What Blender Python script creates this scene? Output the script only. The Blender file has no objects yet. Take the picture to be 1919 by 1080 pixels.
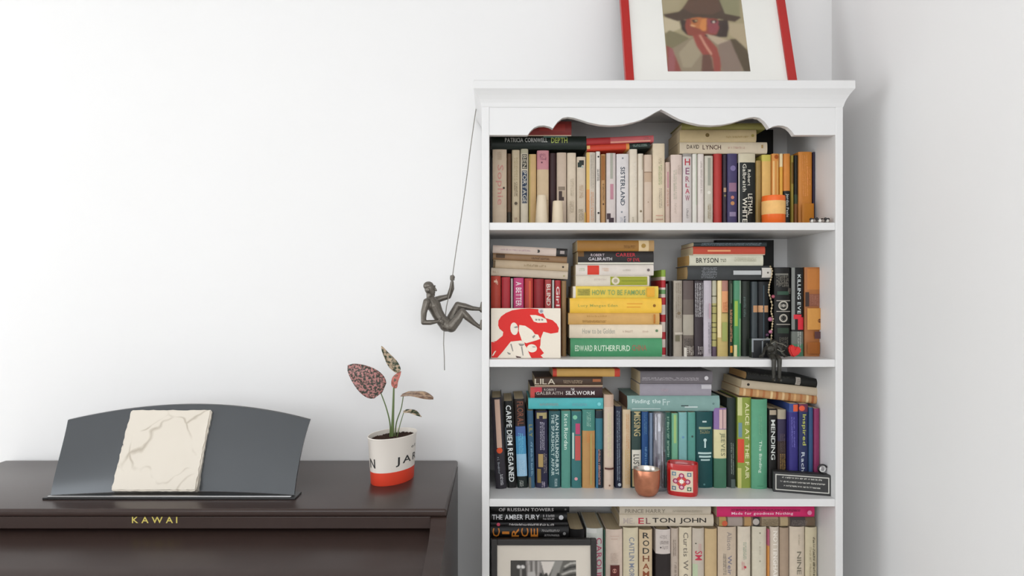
import bpy, bmesh, math, random
from mathutils import Vector, Matrix

# ---------------------------------------------------------------- camera, light, exposure
EYE = 1.37                    # camera height (m)
F = 1295.0                    # focal length in pixels of the 1919 wide frame
PX, PY = 930.0, 550.0         # principal point
scene = bpy.context.scene
COL = scene.collection
cam_d = bpy.data.cameras.new('camera')
cam_d.sensor_width = 36.0
cam_d.lens = 36.0 * F / 1919.0
cam_d.shift_x = (959.5 - PX) / 1919.0
cam_d.shift_y = (PY - 540.0) / 1919.0
cam_d.clip_start = 0.05
cam = bpy.data.objects.new('camera', cam_d)
COL.objects.link(cam)
cam.location = (0, 0, EYE)
cam.rotation_euler = (math.pi / 2, 0, 0)
scene.camera = cam

world = bpy.data.worlds.new('world')
scene.world = world
world.use_nodes = True
world.node_tree.nodes['Background'].inputs[0].default_value = (0.86, 0.93, 1.0, 1)
world.node_tree.nodes['Background'].inputs[1].default_value = 1.0


def area_light(name, loc, rot, sx, sy, watts, col):
    d = bpy.data.lights.new(name, 'AREA')
    d.shape = 'RECTANGLE'
    d.size, d.size_y, d.energy, d.color = sx, sy, watts, col
    o = bpy.data.objects.new(name, d)
    COL.objects.link(o)
    o.location, o.rotation_euler = loc, rot
    return o


# daylight outside the left window; unseen rear window added for soft frontal fill
area_light('window_left_offscreen', (-4.52, 0.20, 1.33), (0, -math.pi / 2, 0), 2.15, 2.6, 91, (0.96, 0.98, 1.0))
area_light('rear_fill_offscreen', (-0.60, -1.82, 1.80), (math.pi / 2, 0, 0), 3.0, 1.4, 58, (0.96, 0.98, 1.0))

vs = scene.view_settings
vs.view_transform = 'Standard'
vs.look = 'None'
vs.exposure = -0.26
vs.gamma = 1.0
vs.use_curve_mapping = False


# ---------------------------------------------------------------- pixel -> place
def X(px, D):
    return (px - PX) * D / F


def Z(py, D):
    return EYE + (PY - py) * D / F


# ---------------------------------------------------------------- materials
def lin(h):
    h = h.lstrip('#')
    v = [int(h[i:i + 2], 16) / 255 for i in (0, 2, 4)]
    return [x / 12.92 if x <= 0.04045 else ((x + 0.055) / 1.055) ** 2.4 for x in v]


MATS = {}


def mat(hexcol, rough=0.5, metal=0.0, vary=0.10, scale=40.0, bump=0.0, coat=0.0, gain=1.0, spec=0.5, mute=0.0):
    key = (hexcol, rough, metal, vary, scale, bump, coat, gain, spec, mute)
    if key in MATS:
        return MATS[key]
    m = bpy.data.materials.new('paint_' + hexcol.lstrip('#'))
    m.use_nodes = True
    nt = m.node_tree
    b = nt.nodes['Principled BSDF']
    c = lin(hexcol)
    lum = 0.2126 * c[0] + 0.7152 * c[1] + 0.0722 * c[2]
    c = [min(0.9, (x * (1 - mute) + lum * mute) * gain) for x in c]
    b.inputs['Roughness'].default_value = rough
    b.inputs['Metallic'].default_value = metal
    b.inputs['Coat Weight'].default_value = coat
    b.inputs['Specular IOR Level'].default_value = spec
    tc = nt.nodes.new('ShaderNodeTexCoord')
    nz = nt.nodes.new('ShaderNodeTexNoise')
    nz.inputs['Scale'].default_value = scale
    nz.inputs['Detail'].default_value = 4
    nt.links.new(tc.outputs['Object'], nz.inputs['Vector'])
    mx = nt.nodes.new('ShaderNodeMix')
    mx.data_type = 'RGBA'
    mx.inputs[6].default_value = [x * (1 - vary) for x in c] + [1]
    mx.inputs[7].default_value = [min(1, x * (1 + vary)) for x in c] + [1]
    nt.links.new(nz.outputs['Fac'], mx.inputs[0])
    nt.links.new(mx.outputs[2], b.inputs['Base Color'])
    if bump:
        bp = nt.nodes.new('ShaderNodeBump')
        bp.inputs['Strength'].default_value = bump
        bp.inputs['Distance'].default_value = 0.002
        nt.links.new(nz.outputs['Fac'], bp.inputs['Height'])
        nt.links.new(bp.outputs['Normal'], b.inputs['Normal'])
    MATS[key] = m
    return m


GAIN = 1.02


def cover(hexcol):
    return mat(hexcol, 0.45, 0, 0.10, 60, 0.0, 0, GAIN, 0.28, 0.1)


def ink(hexcol):
    return mat(hexcol, 0.5, 0, 0.06, 300, 0.0, 0, GAIN, 0.28)


def pages_mat(hexcol):
    key = ('pages', hexcol)
    if key in MATS:
        return MATS[key]
    m = bpy.data.materials.new('paper_edges')
    m.use_nodes = True
    nt = m.node_tree
    b = nt.nodes['Principled BSDF']
    b.inputs['Roughness'].default_value = 0.9
    tc = nt.nodes.new('ShaderNodeTexCoord')
    mp = nt.nodes.new('ShaderNodeMapping')
    mp.inputs['Scale'].default_value = (900, 4, 4)
    nz = nt.nodes.new('ShaderNodeTexNoise')
    nz.inputs['Scale'].default_value = 1.0
    nz.inputs['Detail'].default_value = 2
    cr = nt.nodes.new('ShaderNodeMix')
    cr.data_type = 'RGBA'
    c = [min(0.9, x * GAIN) for x in lin(hexcol)]
    cr.inputs[6].default_value = [x * 0.72 for x in c] + [1]
    cr.inputs[7].default_value = [min(1, x * 1.1) for x in c] + [1]
    nt.links.new(tc.outputs['Object'], mp.inputs[0])
    nt.links.new(mp.outputs[0], nz.inputs['Vector'])
    nt.links.new(nz.outputs['Fac'], cr.inputs[0])
    nt.links.new(cr.outputs[2], b.inputs['Base Color'])
    MATS[key] = m
    return m


def glass_mat(tint=(1, 1, 1), ior=1.45, sheen=0.6):
    m = bpy.data.materials.new('clear_glass')
    m.use_nodes = True
    nt = m.node_tree
    nt.nodes.remove(nt.nodes['Principled BSDF'])
    t = nt.nodes.new('ShaderNodeBsdfTransparent')
    t.inputs[0].default_value = (*tint, 1)
    g = nt.nodes.new('ShaderNodeBsdfGlossy')
    g.inputs['Roughness'].default_value = 0.03
    lw = nt.nodes.new('ShaderNodeLayerWeight')
    lw.inputs[0].default_value = 0.5
    p5 = nt.nodes.new('ShaderNodeMath')
    p5.operation = 'POWER'
    p5.inputs[1].default_value = 4.0
    nt.links.new(lw.outputs['Facing'], p5.inputs[0])
    fr = nt.nodes.new('ShaderNodeMath')
    fr.operation = 'MULTIPLY_ADD'
    fr.inputs[1].default_value = 0.7
    fr.inputs[2].default_value = ((ior - 1) / (ior + 1)) ** 2 * sheen
    nt.links.new(p5.outputs[0], fr.inputs[0])
    mx = nt.nodes.new('ShaderNodeMixShader')
    nt.links.new(fr.outputs[0], mx.inputs[0])
    nt.links.new(t.outputs[0], mx.inputs[1])
    nt.links.new(g.outputs[0], mx.inputs[2])
    nt.links.new(mx.outputs[0], nt.nodes['Material Output'].inputs[0])
    return m


# ---------------------------------------------------------------- mesh helpers
class MB:
    """collects verts/faces with a material per face; build() links ONE mesh object"""

    def __init__(s):
        s.v, s.f, s.m, s.mats = [], [], [], []

    def mi(s, m):
        if m not in s.mats:
            s.mats.append(m)
        return s.mats.index(m)

    def add(s, vs_, fs, m):
        o = len(s.v)
        s.v += [tuple(p) for p in vs_]
        k = s.mi(m)
        for f in fs:
            s.f.append([i + o for i in f])
            s.m.append(k)

    def box(s, x0, x1, y0, y1, z0, z1, m):
        vs_ = [(x, y, z) for z in (z0, z1) for y in (y0, y1) for x in (x0, x1)]
        s.add(vs_, [(0, 2, 3, 1), (4, 5, 7, 6), (0, 1, 5, 4), (2, 6, 7, 3), (0, 4, 6, 2), (1, 3, 7, 5)], m)

    def bevbox(s, x0, x1, y0, y1, z0, z1, m, bev=0.002, seg=2):
        bm = bmesh.new()
        bmesh.ops.create_cube(bm, size=1)
        for v in bm.verts:
            v.co = Vector(((x0 + x1) / 2 + v.co.x * (x1 - x0), (y0 + y1) / 2 + v.co.y * (y1 - y0),
                           (z0 + z1) / 2 + v.co.z * (z1 - z0)))
        bmesh.ops.bevel(bm, geom=list(bm.edges), offset=bev, segments=seg, affect='EDGES', profile=0.5)
        s.addbm(bm, m)

    def addbm(s, bm, m):
        bm.verts.index_update()
        s.add([v.co.copy() for v in bm.verts], [[v.index for v in f.verts] for f in bm.faces], m)
        bm.free()

    def prism(s, poly, axis, a0, a1, m):
        """poly: 2D outline; extruded along axis ('x': poly=(y,z), 'y': poly=(x,z), 'z': poly=(x,y))"""
        def P(p, a):
            return {'x': (a, p[0], p[1]), 'y': (p[0], a, p[1]), 'z': (p[0], p[1], a)}[axis]
        n = len(poly)
        vs_ = [P(p, a0) for p in poly] + [P(p, a1) for p in poly]
        fs = [list(range(n)), list(range(2 * n - 1, n - 1, -1))]
        fs += [(i, i + n, (i + 1) % n + n, (i + 1) % n) for i in range(n)]
        s.add(vs_, fs, m)

    def tube(s, pts, r, m, n=8, cap=True):
        pts = [Vector(p) for p in pts]
        rr = r if isinstance(r, (list, tuple)) else [r] * len(pts)
        rings, ref = [], None
        for i, p in enumerate(pts):
            d = (pts[min(i + 1, len(pts) - 1)] - pts[max(i - 1, 0)]).normalized()
            if ref is None:
                ref = d.orthogonal().normalized()
            ref = (ref - d * ref.dot(d)).normalized()
            b = d.cross(ref)
            rings.append([p + (ref * math.cos(2 * math.pi * k / n) + b * math.sin(2 * math.pi * k / n)) * rr[i]
                          for k in range(n)])
        vs_ = [q for ring in rings for q in ring]
        fs = []
        for i in range(len(pts) - 1):
            for k in range(n):
                fs.append((i * n + k, i * n + (k + 1) % n, (i + 1) * n + (k + 1) % n, (i + 1) * n + k))
        if cap:
            fs.append(list(range(n))[::-1])
            fs.append([(len(pts) - 1) * n + k for k in range(n)])
        s.add(vs_, fs, m)

    def lathe(s, prof, c, m, n=32, sx=1.0, sy=1.0, yaw=0.0, close=False):
        """prof: list of (r, z); oval by sx, sy; optional per-segment material list m"""
        ca, sa = math.cos(yaw), math.sin(yaw)
        vs_ = []
        for r, z in prof:
            for k in range(n):
                a = 2 * math.pi * k / n
                x, y = r * sx * math.cos(a), r * sy * math.sin(a)
                vs_.append((c[0] + x * ca - y * sa, c[1] + x * sa + y * ca, c[2] + z))
        o = len(s.v)
        s.v += vs_
        for i in range(len(prof) - 1):
            mm = m[i] if isinstance(m, (list, tuple)) else m
            k0 = s.mi(mm)
            for k in range(n):
                s.f.append([o + i * n + k, o + i * n + (k + 1) % n, o + (i + 1) * n + (k + 1) % n, o + (i + 1) * n + k])
                s.m.append(k0)
        for idx, rev in ((0, True), (len(prof) - 1, False)):
            if prof[idx][0] > 1e-6:
                ring = [o + idx * n + k for k in range(n)]
                s.f.append(ring[::-1] if rev else ring)
                s.m.append(s.mi(m[0 if rev else -1] if isinstance(m, (list, tuple)) else m))

    def sphere(s, c, r, m, seg=12, ring=8, M=None):
        bm = bmesh.new()
        bmesh.ops.create_uvsphere(bm, u_segments=seg, v_segments=ring, radius=1)
        rr = r if isinstance(r, (tuple, list)) else (r, r, r)
        for v in bm.verts:
            q = Vector((v.co.x * rr[0], v.co.y * rr[1], v.co.z * rr[2]))
            if M is not None:
                q = M @ q
            v.co = Vector(c) + q
        s.addbm(bm, m)

    def build(s, name, parent=None, smooth=False, recalc=True, autos=None):
        me = bpy.data.meshes.new(name)
        me.from_pydata(s.v, [], s.f)
        for m in s.mats:
            me.materials.append(m)
        me.polygons.foreach_set('material_index', s.m)
        if recalc:
            bm = bmesh.new()
            bm.from_mesh(me)
            bmesh.ops.remove_doubles(bm, verts=bm.verts, dist=1e-6)
            bmesh.ops.recalc_face_normals(bm, faces=bm.faces)
            bm.to_mesh(me)
            bm.free()
        if smooth:
            me.polygons.foreach_set('use_smooth', [True] * len(me.polygons))
            if autos:
                me.set_sharp_from_angle(angle=math.radians(autos))
        me.update()
        o = bpy.data.objects.new(name, me)
        COL.objects.link(o)
        o.parent = parent
        return o


def tag(o, label, cat, group=None):
    o['label'] = label
    o['category'] = cat
    if group:
        o['group'] = group
    return o


def thing(name, label, cat, loc=(0, 0, 0), group=None, rot=(0, 0, 0)):
    o = bpy.data.objects.new(name, None)
    o.empty_display_size = 0.02
    COL.objects.link(o)
    o.location, o.rotation_euler = loc, rot
    return tag(o, label, cat, group)


def struct(o):
    o['kind'] = 'structure'
    return o


# glyph outlines of the built-in font, one mesh per character, made once
GLYPH = {}


def make_glyphs(chars):
    tmp = []
    for ch in sorted(set(chars)):
        cu = bpy.data.curves.new('glyph', 'FONT')
        cu.body = ch
        cu.size = 1
        cu.resolution_u = 2
        cu.offset = 0.012
        ob = bpy.data.objects.new('glyph', cu)
        COL.objects.link(ob)
        tmp.append((ch, ob, cu))
    bpy.context.view_layer.update()
    dg = bpy.context.evaluated_depsgraph_get()
    for ch, ob, cu in tmp:
        me = bpy.data.meshes.new_from_object(ob.evaluated_get(dg))
        vs_ = [(v.co.x, v.co.y) for v in me.vertices]
        GLYPH[ch] = (vs_, [list(p.vertices) for p in me.polygons])
        bpy.data.meshes.remove(me)
        bpy.data.objects.remove(ob)
        bpy.data.curves.remove(cu)


def text_shape(txt, gap=0.09):
    """-> verts in the unit box [0,1]x[0,1], faces, natural aspect"""
    vs_, fs, x = [], [], 0.0
    for ch in txt:
        if ch == ' ':
            x += 0.32
            continue
        gv, gf = GLYPH[ch]
        x0 = min(p[0] for p in gv)
        x1 = max(p[0] for p in gv)
        o = len(vs_)
        vs_ += [(p[0] - x0 + x, p[1]) for p in gv]
        fs += [[i + o for i in f] for f in gf]
        x += x1 - x0 + gap
    xs = [p[0] for p in vs_]
    ys = [p[1] for p in vs_]
    w, h = max(xs) - min(xs), max(ys) - min(ys)
    mx_, my_ = min(xs), min(ys)
    return [((p[0] - mx_) / w, (p[1] - my_) / h) for p in vs_], fs, w / h


make_glyphs('ABCDEFGHIJKLMNOPQRSTUVWXYZabcdefghijklmnopqrstuvwxyz.0123456789&')

# ---------------------------------------------------------------- the room
WALL_D = 2.06
M_wall = mat('#eeedec', 0.75, 0, 0.012, 3.0, 0.0, 0, 1.0)
M_floor = mat('#b4afa8', 0.45, 0, 0.15, 6.0)
M_trim = mat('#f4f4f2', 0.45, 0, 0.01, 5)
XL, XR, YB, H = -4.40, 1.0, -1.7, 2.6


def shell(name, boxes, m):
    b = MB()
    for bx in boxes:
        b.box(*bx, m)
    return struct(b.build(name, recalc=False))


shell('wall_back', [(XL - .1, XR + .1, WALL_D, WALL_D + .1, 0, H)], M_wall)
shell('wall_right', [(XR, XR + .1, YB, WALL_D, 0, H)], M_wall)
WY0, WY1, WZ0, WZ1 = -1.10, 1.50, 0.25, 2.40
shell('wall_left', [(XL - .1, XL, YB, WY0, 0, H), (XL - .1, XL, WY1, WALL_D, 0, H),
                    (XL - .1, XL, WY0, WY1, 0, WZ0), (XL - .1, XL, WY0, WY1, WZ1, H)], M_wall)
RX0, RX1, RZ0, RZ1 = -2.1, 0.9, 1.10, 2.50
shell('wall_rear', [(XL - .1, RX0, YB - .1, YB, 0, H), (RX1, XR + .1, YB - .1, YB, 0, H),
                    (RX0, RX1, YB - .1, YB, 0, RZ0), (RX0, RX1, YB - .1, YB, RZ1, H)], M_wall)
shell('floor', [(XL - .1, XR + .1, YB - .1, WALL_D + .1, -.1, 0)], M_floor)
shell('ceiling', [(XL - .1, XR + .1, YB - .1, WALL_D + .1, H, H + .1)], M_wall)


def window(name, axis, a0, a1, z0, z1, p):
    b = MB()
    w = 0.05
    parts = [(a0, a1, z0, z0 + w), (a0, a1, z1 - w, z1), (a0, a0 + w, z0, z1), (a1 - w, a1, z0, z1),
             ((a0 + a1) / 2 - .02, (a0 + a1) / 2 + .02, z0, z1)]
    for q0, q1, zz0, zz1 in parts:
        if axis == 'y':
            b.box(p - .06, p - .02, q0, q1, zz0, zz1, M_trim)
        else:
            b.box(q0, q1, p - .06, p - .02, zz0, zz1, M_trim)
    struct(b.build(name, recalc=False))


window('window_1', 'y', WY0, WY1, WZ0, WZ1, XL)
window('rear_fill_window', 'x', RX0, RX1, RZ0, RZ1, YB)  # unseen frame behind the camera, added to go with the frontal fill light
shell('baseboard_back', [(XL, XR, WALL_D - .012, WALL_D, 0, .09)], M_trim)
shell('baseboard_right', [(XR - .012, XR, YB, WALL_D - .012, 0, .09)], M_trim)

# ---------------------------------------------------------------- bookcase
FD = 1.75                                   # distance of the bookcase front
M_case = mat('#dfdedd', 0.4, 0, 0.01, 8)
CXL, CXR = X(903, FD), X(1580, FD)
IXL, IXR = X(917, FD), X(1566, FD)
CASE_BACK = WALL_D - 0.006
BACK = CASE_BACK - 0.012                    # inner face of the back panel
case = thing('bookcase', 'tall white painted bookcase with scalloped valance and moulded cornice, full of books', 'bookcase',
             ((CXL + CXR) / 2, (FD + WALL_D) / 2, 0))
cx0, cy0 = case.location.x, case.location.y


def case_part(name, fn, **kw):
    b = MB()
    fn(b)
    b.v = [(x - cx0, y - cy0, z) for x, y, z in b.v]
    return b.build(name, case, **kw)


TOPZ = Z(150, FD - .02)
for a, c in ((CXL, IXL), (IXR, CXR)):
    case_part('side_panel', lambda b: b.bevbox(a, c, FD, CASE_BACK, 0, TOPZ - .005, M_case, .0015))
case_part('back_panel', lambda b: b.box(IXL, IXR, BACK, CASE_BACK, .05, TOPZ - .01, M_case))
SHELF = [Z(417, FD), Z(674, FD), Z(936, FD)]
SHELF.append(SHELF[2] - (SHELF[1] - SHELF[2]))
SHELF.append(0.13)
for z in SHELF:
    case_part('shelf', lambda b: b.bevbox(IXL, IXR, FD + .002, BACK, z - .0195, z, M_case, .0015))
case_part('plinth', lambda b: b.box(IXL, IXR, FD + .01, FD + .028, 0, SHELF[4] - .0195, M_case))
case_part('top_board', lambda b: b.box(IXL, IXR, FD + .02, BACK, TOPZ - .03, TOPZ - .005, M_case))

# scalloped valance: outline in photo pixels, symmetric about the middle of the case
mid = 1239.0
half = [(0, 205), (10, 210), (22, 217), (36, 224), (52, 229), (72, 233.5), (95, 235), (115, 233.5), (135, 229.5),
        (152, 224), (164, 220.5), (175, 219), (185, 221), (194, 228), (200, 236), (203, 240.5), (210, 237), (219, 235),
        (229, 235.5), (238, 239), (245, 245.5), (250, 253)]
low = [(mid - 322.5, 253)] + [(mid - a, y) for a, y in half[::-1]] + [(mid + a, y) for a, y in half[1:]] + [(1566, 253)]
poly = [(X(px, FD), Z(py, FD)) for px, py in low]
poly[0] = (IXL, poly[0][1])
poly[-1] = (IXR, poly[-1][1])
b = MB()
zt = TOPZ - .03
n = len(poly)
vs_ = []
for yy in (FD + .001, FD + .019):
    vs_ += [(p[0] - cx0, yy - cy0, p[1]) for p in poly] + [(p[0] - cx0, yy - cy0, zt) for p in poly]
fs = []
for i in range(n - 1):
    fs += [(i, i + 1, n + i + 1, n + i), (2 * n + i + 1, 2 * n + i, 3 * n + i, 3 * n + i + 1),
           (i + 1, i, 2 * n + i, 2 * n + i + 1), (n + i, n + i + 1, 3 * n + i + 1, 3 * n + i)]
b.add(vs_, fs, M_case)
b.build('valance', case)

# cornice: a fascia over a cove, mitred round the front and both sides
ov = 0.0205
prof = [(0.0, Z(201, FD)), (.001, Z(199, FD)), (.003, Z(193, FD)), (.006, Z(187, FD)), (.011, Z(180, FD)), (.016, Z(174.5, FD)),
        (ov, Z(170, FD)), (ov, TOPZ - .002), (ov - .002, TOPZ), (-.02, TOPZ)]
b = MB()
path = lambda o: [(CXL - o, CASE_BACK), (CXL - o, FD - o), (CXR + o, FD - o), (CXR + o, CASE_BACK)]
vs_ = []
for o_, z_ in prof:
    vs_ += [(x - cx0, y - cy0, z_) for x, y in path(o_)]
fs = []
for i in range(len(prof) - 1):
    for k in range(3):
        fs.append((i * 4 + k, i * 4 + k + 1, i * 4 + 4 + k + 1, i * 4 + 4 + k))
e = (len(prof) - 1) * 4
fs.append((e, e + 1, e + 2, e + 3))
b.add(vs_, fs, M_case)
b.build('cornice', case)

# ---------------------------------------------------------------- books
random.seed(7)
ROWNAME = {1: 'on the top shelf', 2: 'on the second shelf', 3: 'on the third shelf', 4: 'on the fourth shelf'}


def make_book(label, t, h, dep, col, bands=(), marks=(), hb=False, pages='#d9c6a2', group='books'):
    """spine faces -y, thickness along x, height along z; origin at the lower left of the spine"""
    root = thing('book', label, 'book', group=group)
    tc = 0.0022 if hb else 0.0007
    tc = min(tc, t * 0.2)
    r = min(0.006 if hb else 0.0035, t * 0.3)
    pw = 2.2 if hb else 4
    ys = lambda x: r * abs(2 * x / t - 1) ** pw
    N = 8
    outer = [(0, dep)] + [(t * (1 - math.cos(math.pi * i / N)) / 2, ys(t * (1 - math.cos(math.pi * i / N)) / 2))
                          for i in range(N + 1)] + [(t, dep)]
    inner = [(tc, dep)] + [(tc + (t - 2 * tc) * (1 - math.cos(math.pi * i / N)) / 2,
                            tc + ys(t * (1 - math.cos(math.pi * i / N)) / 2)) for i in range(N + 1)] + [(t - tc, dep)]
    cuts = {0.0, 1.0}
    for s0, s1, c in bands:
        cuts |= {max(0, min(1, s0)), max(0, min(1, s1))}
    cuts = sorted(cuts)
    b = MB()
    n = len(outer)
    for s0, s1 in zip(cuts[:-1], cuts[1:]):
        c = col
        for q0, q1, cc in bands:
            if q0 - 1e-6 <= s0 and s1 <= q1 + 1e-6:
                c = cc
        za, zb = h * (1 - s1), h * (1 - s0)
        m = cover(c)
        vs_ = [(x, y, za) for x, y in outer] + [(x, y, zb) for x, y in outer]
        b.add(vs_, [(i, i + 1, n + i + 1, n + i) for i in range(n - 1)], m)
    m = cover(col)
    vs_ = [(x, y, 0) for x, y in inner] + [(x, y, h) for x, y in inner]
    b.add(vs_, [(i + 1, i, n + i, n + i + 1) for i in range(n - 1)], m)
    for z in (0, h):
        vs_ = [(x, y, z) for x, y in outer] + [(x, y, z) for x, y in inner]
        b.add(vs_, [(i, i + 1, n + i + 1, n + i) for i in range(n - 1)], m)
    for i in (0, n - 1):
        p, q = outer[i], inner[i]
        b.add([(*p, 0), (*q, 0), (*q, h), (*p, h)], [(0, 1, 2, 3)], m)
    cov_o = b.build('cover', root, smooth=True, autos=40)
    ins = 0.003 if hb else 0.0006
    b = MB()
    b.box(tc, t - tc, tc + r * 1.0, dep - (0.004 if hb else 0.0008), ins, h - ins, pages_mat(pages))
    b.build('page_block', root, recalc=False)
    if marks:
        b = MB()
        lay = 0.0003

        def put(uv, faces, c):
            nonlocal lay
            lay += 0.00003
            # cut the print into strips narrow enough to follow the curved spine
            pts_, todo, out = [tuple(p) for p in uv], [], []
            for f in faces:
                f = list(f)
                if len(f) > 4:
                    out.append(f)
                    continue
                todo += [f[:3]] + ([[f[0], f[2], f[3]]] if len(f) == 4 else [])
            while todo:
                tr = todo.pop()
                ed = sorted((abs(pts_[tr[i]][0] - pts_[tr[(i + 1) % 3]][0]), i) for i in range(3))[-1]
                if ed[0] < 0.13 * t or len(pts_) > 6000:
                    out.append(tr)
                    continue
                i = ed[1]
                a_, b_, c_ = tr[i], tr[(i + 1) % 3], tr[(i + 2) % 3]
                pts_.append(((pts_[a_][0] + pts_[b_][0]) / 2, (pts_[a_][1] + pts_[b_][1]) / 2))
                k_ = len(pts_) - 1
                todo += [[a_, k_, c_], [k_, b_, c_]]
            uv, faces = pts_, out
            vs2 = [(min(max(x, 0), t), 0, z) for x, z in uv]
            vs2 = [(x, ys(x) - lay, z) for x, _, z in vs2]
            b.add(vs2, faces, ink(c))

        def rect(u0, u1, s0, s1, c, k=8):
            uv, fc = [], []
            for i in range(k + 1):
                x = (u0 + (u1 - u0) * i / k) * t
                uv += [(x, h * (1 - s1)), (x, h * (1 - s0))]
            fc = [(2 * i, 2 * i + 2, 2 * i + 3, 2 * i + 1) for i in range(k)]
            put(uv, fc, c)

        for mk in marks:
            k = mk[0]
            if k == 'T':          # text running from top to bottom: ('T', text, s0, s1, u, rel, colour)
                _, txt, s0, s1, u, rel, c = mk
                tv, tf, asp = text_shape(txt)
                put([((u - rel / 2 + q[1] * rel) * t, h * (1 - s0 - (s1 - s0) * q[0])) for q in tv], tf, c)
            elif k == 'S':        # letters stacked upright
                _, txt, s0, s1, u, rel, c = mk
                st = (s1 - s0) / len(txt)
                for i, ch in enumerate(txt):
                    if ch == ' ':
                        continue
                    tv, tf, asp = text_shape(ch)
                    w = rel * (0.3 if ch == 'I' else 1)
                    put([((u - w / 2 + q[0] * w) * t, h * (1 - s0 - st * (i + .88) + st * .76 * q[1])) for q in tv], tf, c)
            elif k == 'R':
                rect(*mk[1:])
            elif k == 'D':        # disc ('D', u, s, r in units of t, colour)
                _, u, s, rr, c = mk
                uv = [((u + rr * math.cos(a * math.pi / 8)) * t, h * (1 - s) + rr * t * math.sin(a * math.pi / 8))
                      for a in range(16)] + [(u * t, h * (1 - s))]
                put(uv, [(a, (a + 1) % 16, 16) for a in range(16)], c)
            elif k == 'G':        # illegible small print: ('G', s0, s1, u, rel, colour)
                _, s0, s1, u, rel, c = mk
                lines = max(1, round(rel * t / 0.0042))
                for ln in range(lines):
                    rl = rel / lines * (.72 if lines > 1 else 1)
                    uc = u - rel / 2 + rel * (ln + .5) / lines
                    L = (s1 - s0) * h
                    gl = min(rl * t, 0.005) * 0.75
                    p = random.uniform(0, .6) * gl
                    while p < L - gl * 0.5:
                        if random.random() < 0.16:
                            p += gl * 0.6
                            continue
                        a = s0 + p / h
                        e_ = gl * random.uniform(.2, .3) / h
                        w_ = gl * random.uniform(.5, .8) / h
                        tall = .5 if random.random() < .6 else .2
                        rect(uc - rl / 2, uc + tall * rl, a, a + e_, c, 2)
                        j = random.choice((0, .35, .7))
                        rect(uc - rl / 2 + j * rl, uc - rl / 2 + (j + .25) * rl, a, a + w_, c, 2)
                        if random.random() < .5:
                            rect(uc - rl / 2, uc + .2 * rl, a + w_ - e_, a + w_, c, 2)
                        p += w_ * h * 1.4
        po = b.build('spine_print', cov_o, recalc=False)
        po['kind'] = 'stuff'      # flat print: letters and marks too small to pick apart
    return root


def full_label(label, row):
    return label + ' ' + ROWNAME[row]


def V(row, x0, x1, yt, col, label, D, dep=0.125, lean=0.0, gap=0.55, **kw):
    """standing book: left/right/top pixel edges of its spine"""
    t = X(x1 - gap, D) - X(x0 + gap, D)
    z0 = SHELF[row - 1]
    h = Z(yt, D) - z0
    r = make_book(full_label(label, row), t, h, dep, col, group='standing books ' + ROWNAME[row], **kw)
    r.location = (X(x0 + gap, D), D, z0)
    if lean:
        a = math.radians(lean)
        r.rotation_euler = (0, a, 0)
        if a > 0:
            r.location.z += t * math.sin(a)
    return r


def stack(row, D, xb, yb, tilt, items, dep=0.125):
    """books lying spine out, bottom one first; (xb, yb): a pixel on the line they rest on; tilt>0: right end lower"""
    a = math.radians(tilt)
    up = Vector((math.sin(a), 0, math.cos(a)))
    ax = Vector((math.cos(a), 0, -math.sin(a)))
    base = Vector((X(xb, D), D, Z(yb, D)))
    off = 0.0
    for it in items:
        x0, x1, tp, col, label = it[:5]
        kw = dict(it[5]) if len(it) > 5 else {}
        t = tp * D / F
        h = (x1 - x0) * D / F
        dd = kw.pop('dep', dep)
        dz = kw.pop('shift', 0.0)
        r = make_book(full_label(label, row), t - .0003, h, dd, col, group='lying books ' + ROWNAME[row], **kw)
        # local z -> world -ax, local x -> up ; origin = foot of the book (right end)
        R = Matrix((( up.x, 0, -ax.x), (0, 1, 0), (up.z, 0, -ax.z))).to_4x4()
        p = base + ax * (X(x1, D) - X(xb, D)) + up * off
        p.y = D + dz
        r.matrix_world = Matrix.Translation(p) @ R
        off += t
    return base + up * off

# ---- top shelf, standing
D1 = 1.86
v = lambda x0, x1, yt, col, label, **k: V(1, x0, x1, yt, col, label, k.pop('D', D1), **k)
BR, DK = '#5a4632', '#2a2522'
v(922.5, 950, 280, '#cdb79c', 'thick tan paperback with faded pink script and one dark dot', marks=[('T', 'Sophie', .2, .72, .5, .55, '#c98f84'), ('D', .8, .5, .08, '#4a4038'), ('G', .03, .14, .5, .3, '#b59c80')])
v(950, 958.5, 288, '#5d4128', 'thin dark brown paperback squeezed beside the thick tan one', bands=[(.8, 1, '#2b2415')])
v(959, 974.5, 281, '#c6b492', 'beige paperback with scattered dark flecks and faint print', marks=[('G', .1, .4, .5, .5, '#a8966f'), ('G', .42, .62, .5, .5, '#6f6046'), ('D', .5, .7, .2, '#4b3f2c'), ('G', .88, .95, .5, .4, '#8a5a48')])
v(975, 990.5, 279, '#cfc3ac', 'pale paperback with heavy black and navy block letters down its spine', bands=[(0, .06, '#b3ac90')], marks=[('R', .2, .85, .07, .26, '#3c3a36'), ('T', 'BEN', .08, .25, .52, .5, '#b9b09a'), ('R', .2, .85, .28, .7, '#2b3950'), ('T', 'PORTAGE', .29, .69, .52, .5, '#c2bcae')])
v(991, 1005.5, 289, '#c9a468', 'ochre paperback with a thin green edge', marks=[('R', .0, .15, 0, 1, '#b7a860')])
v(1006, 1029, 282, '#cfb48d', 'beige paperback with a pink band across its top', bands=[(0, .25, '#c9858c')], marks=[('G', .04, .13, .5, .6, '#8a4f66'), ('D', .4, .16, .07, '#6a3a48'), ('R', .05, .95, .655, .66, '#a89070')])
v(1029.5, 1042.5, 287, '#33181a', 'maroon black paperback half hidden behind the smaller cream cup', marks=[])
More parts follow.
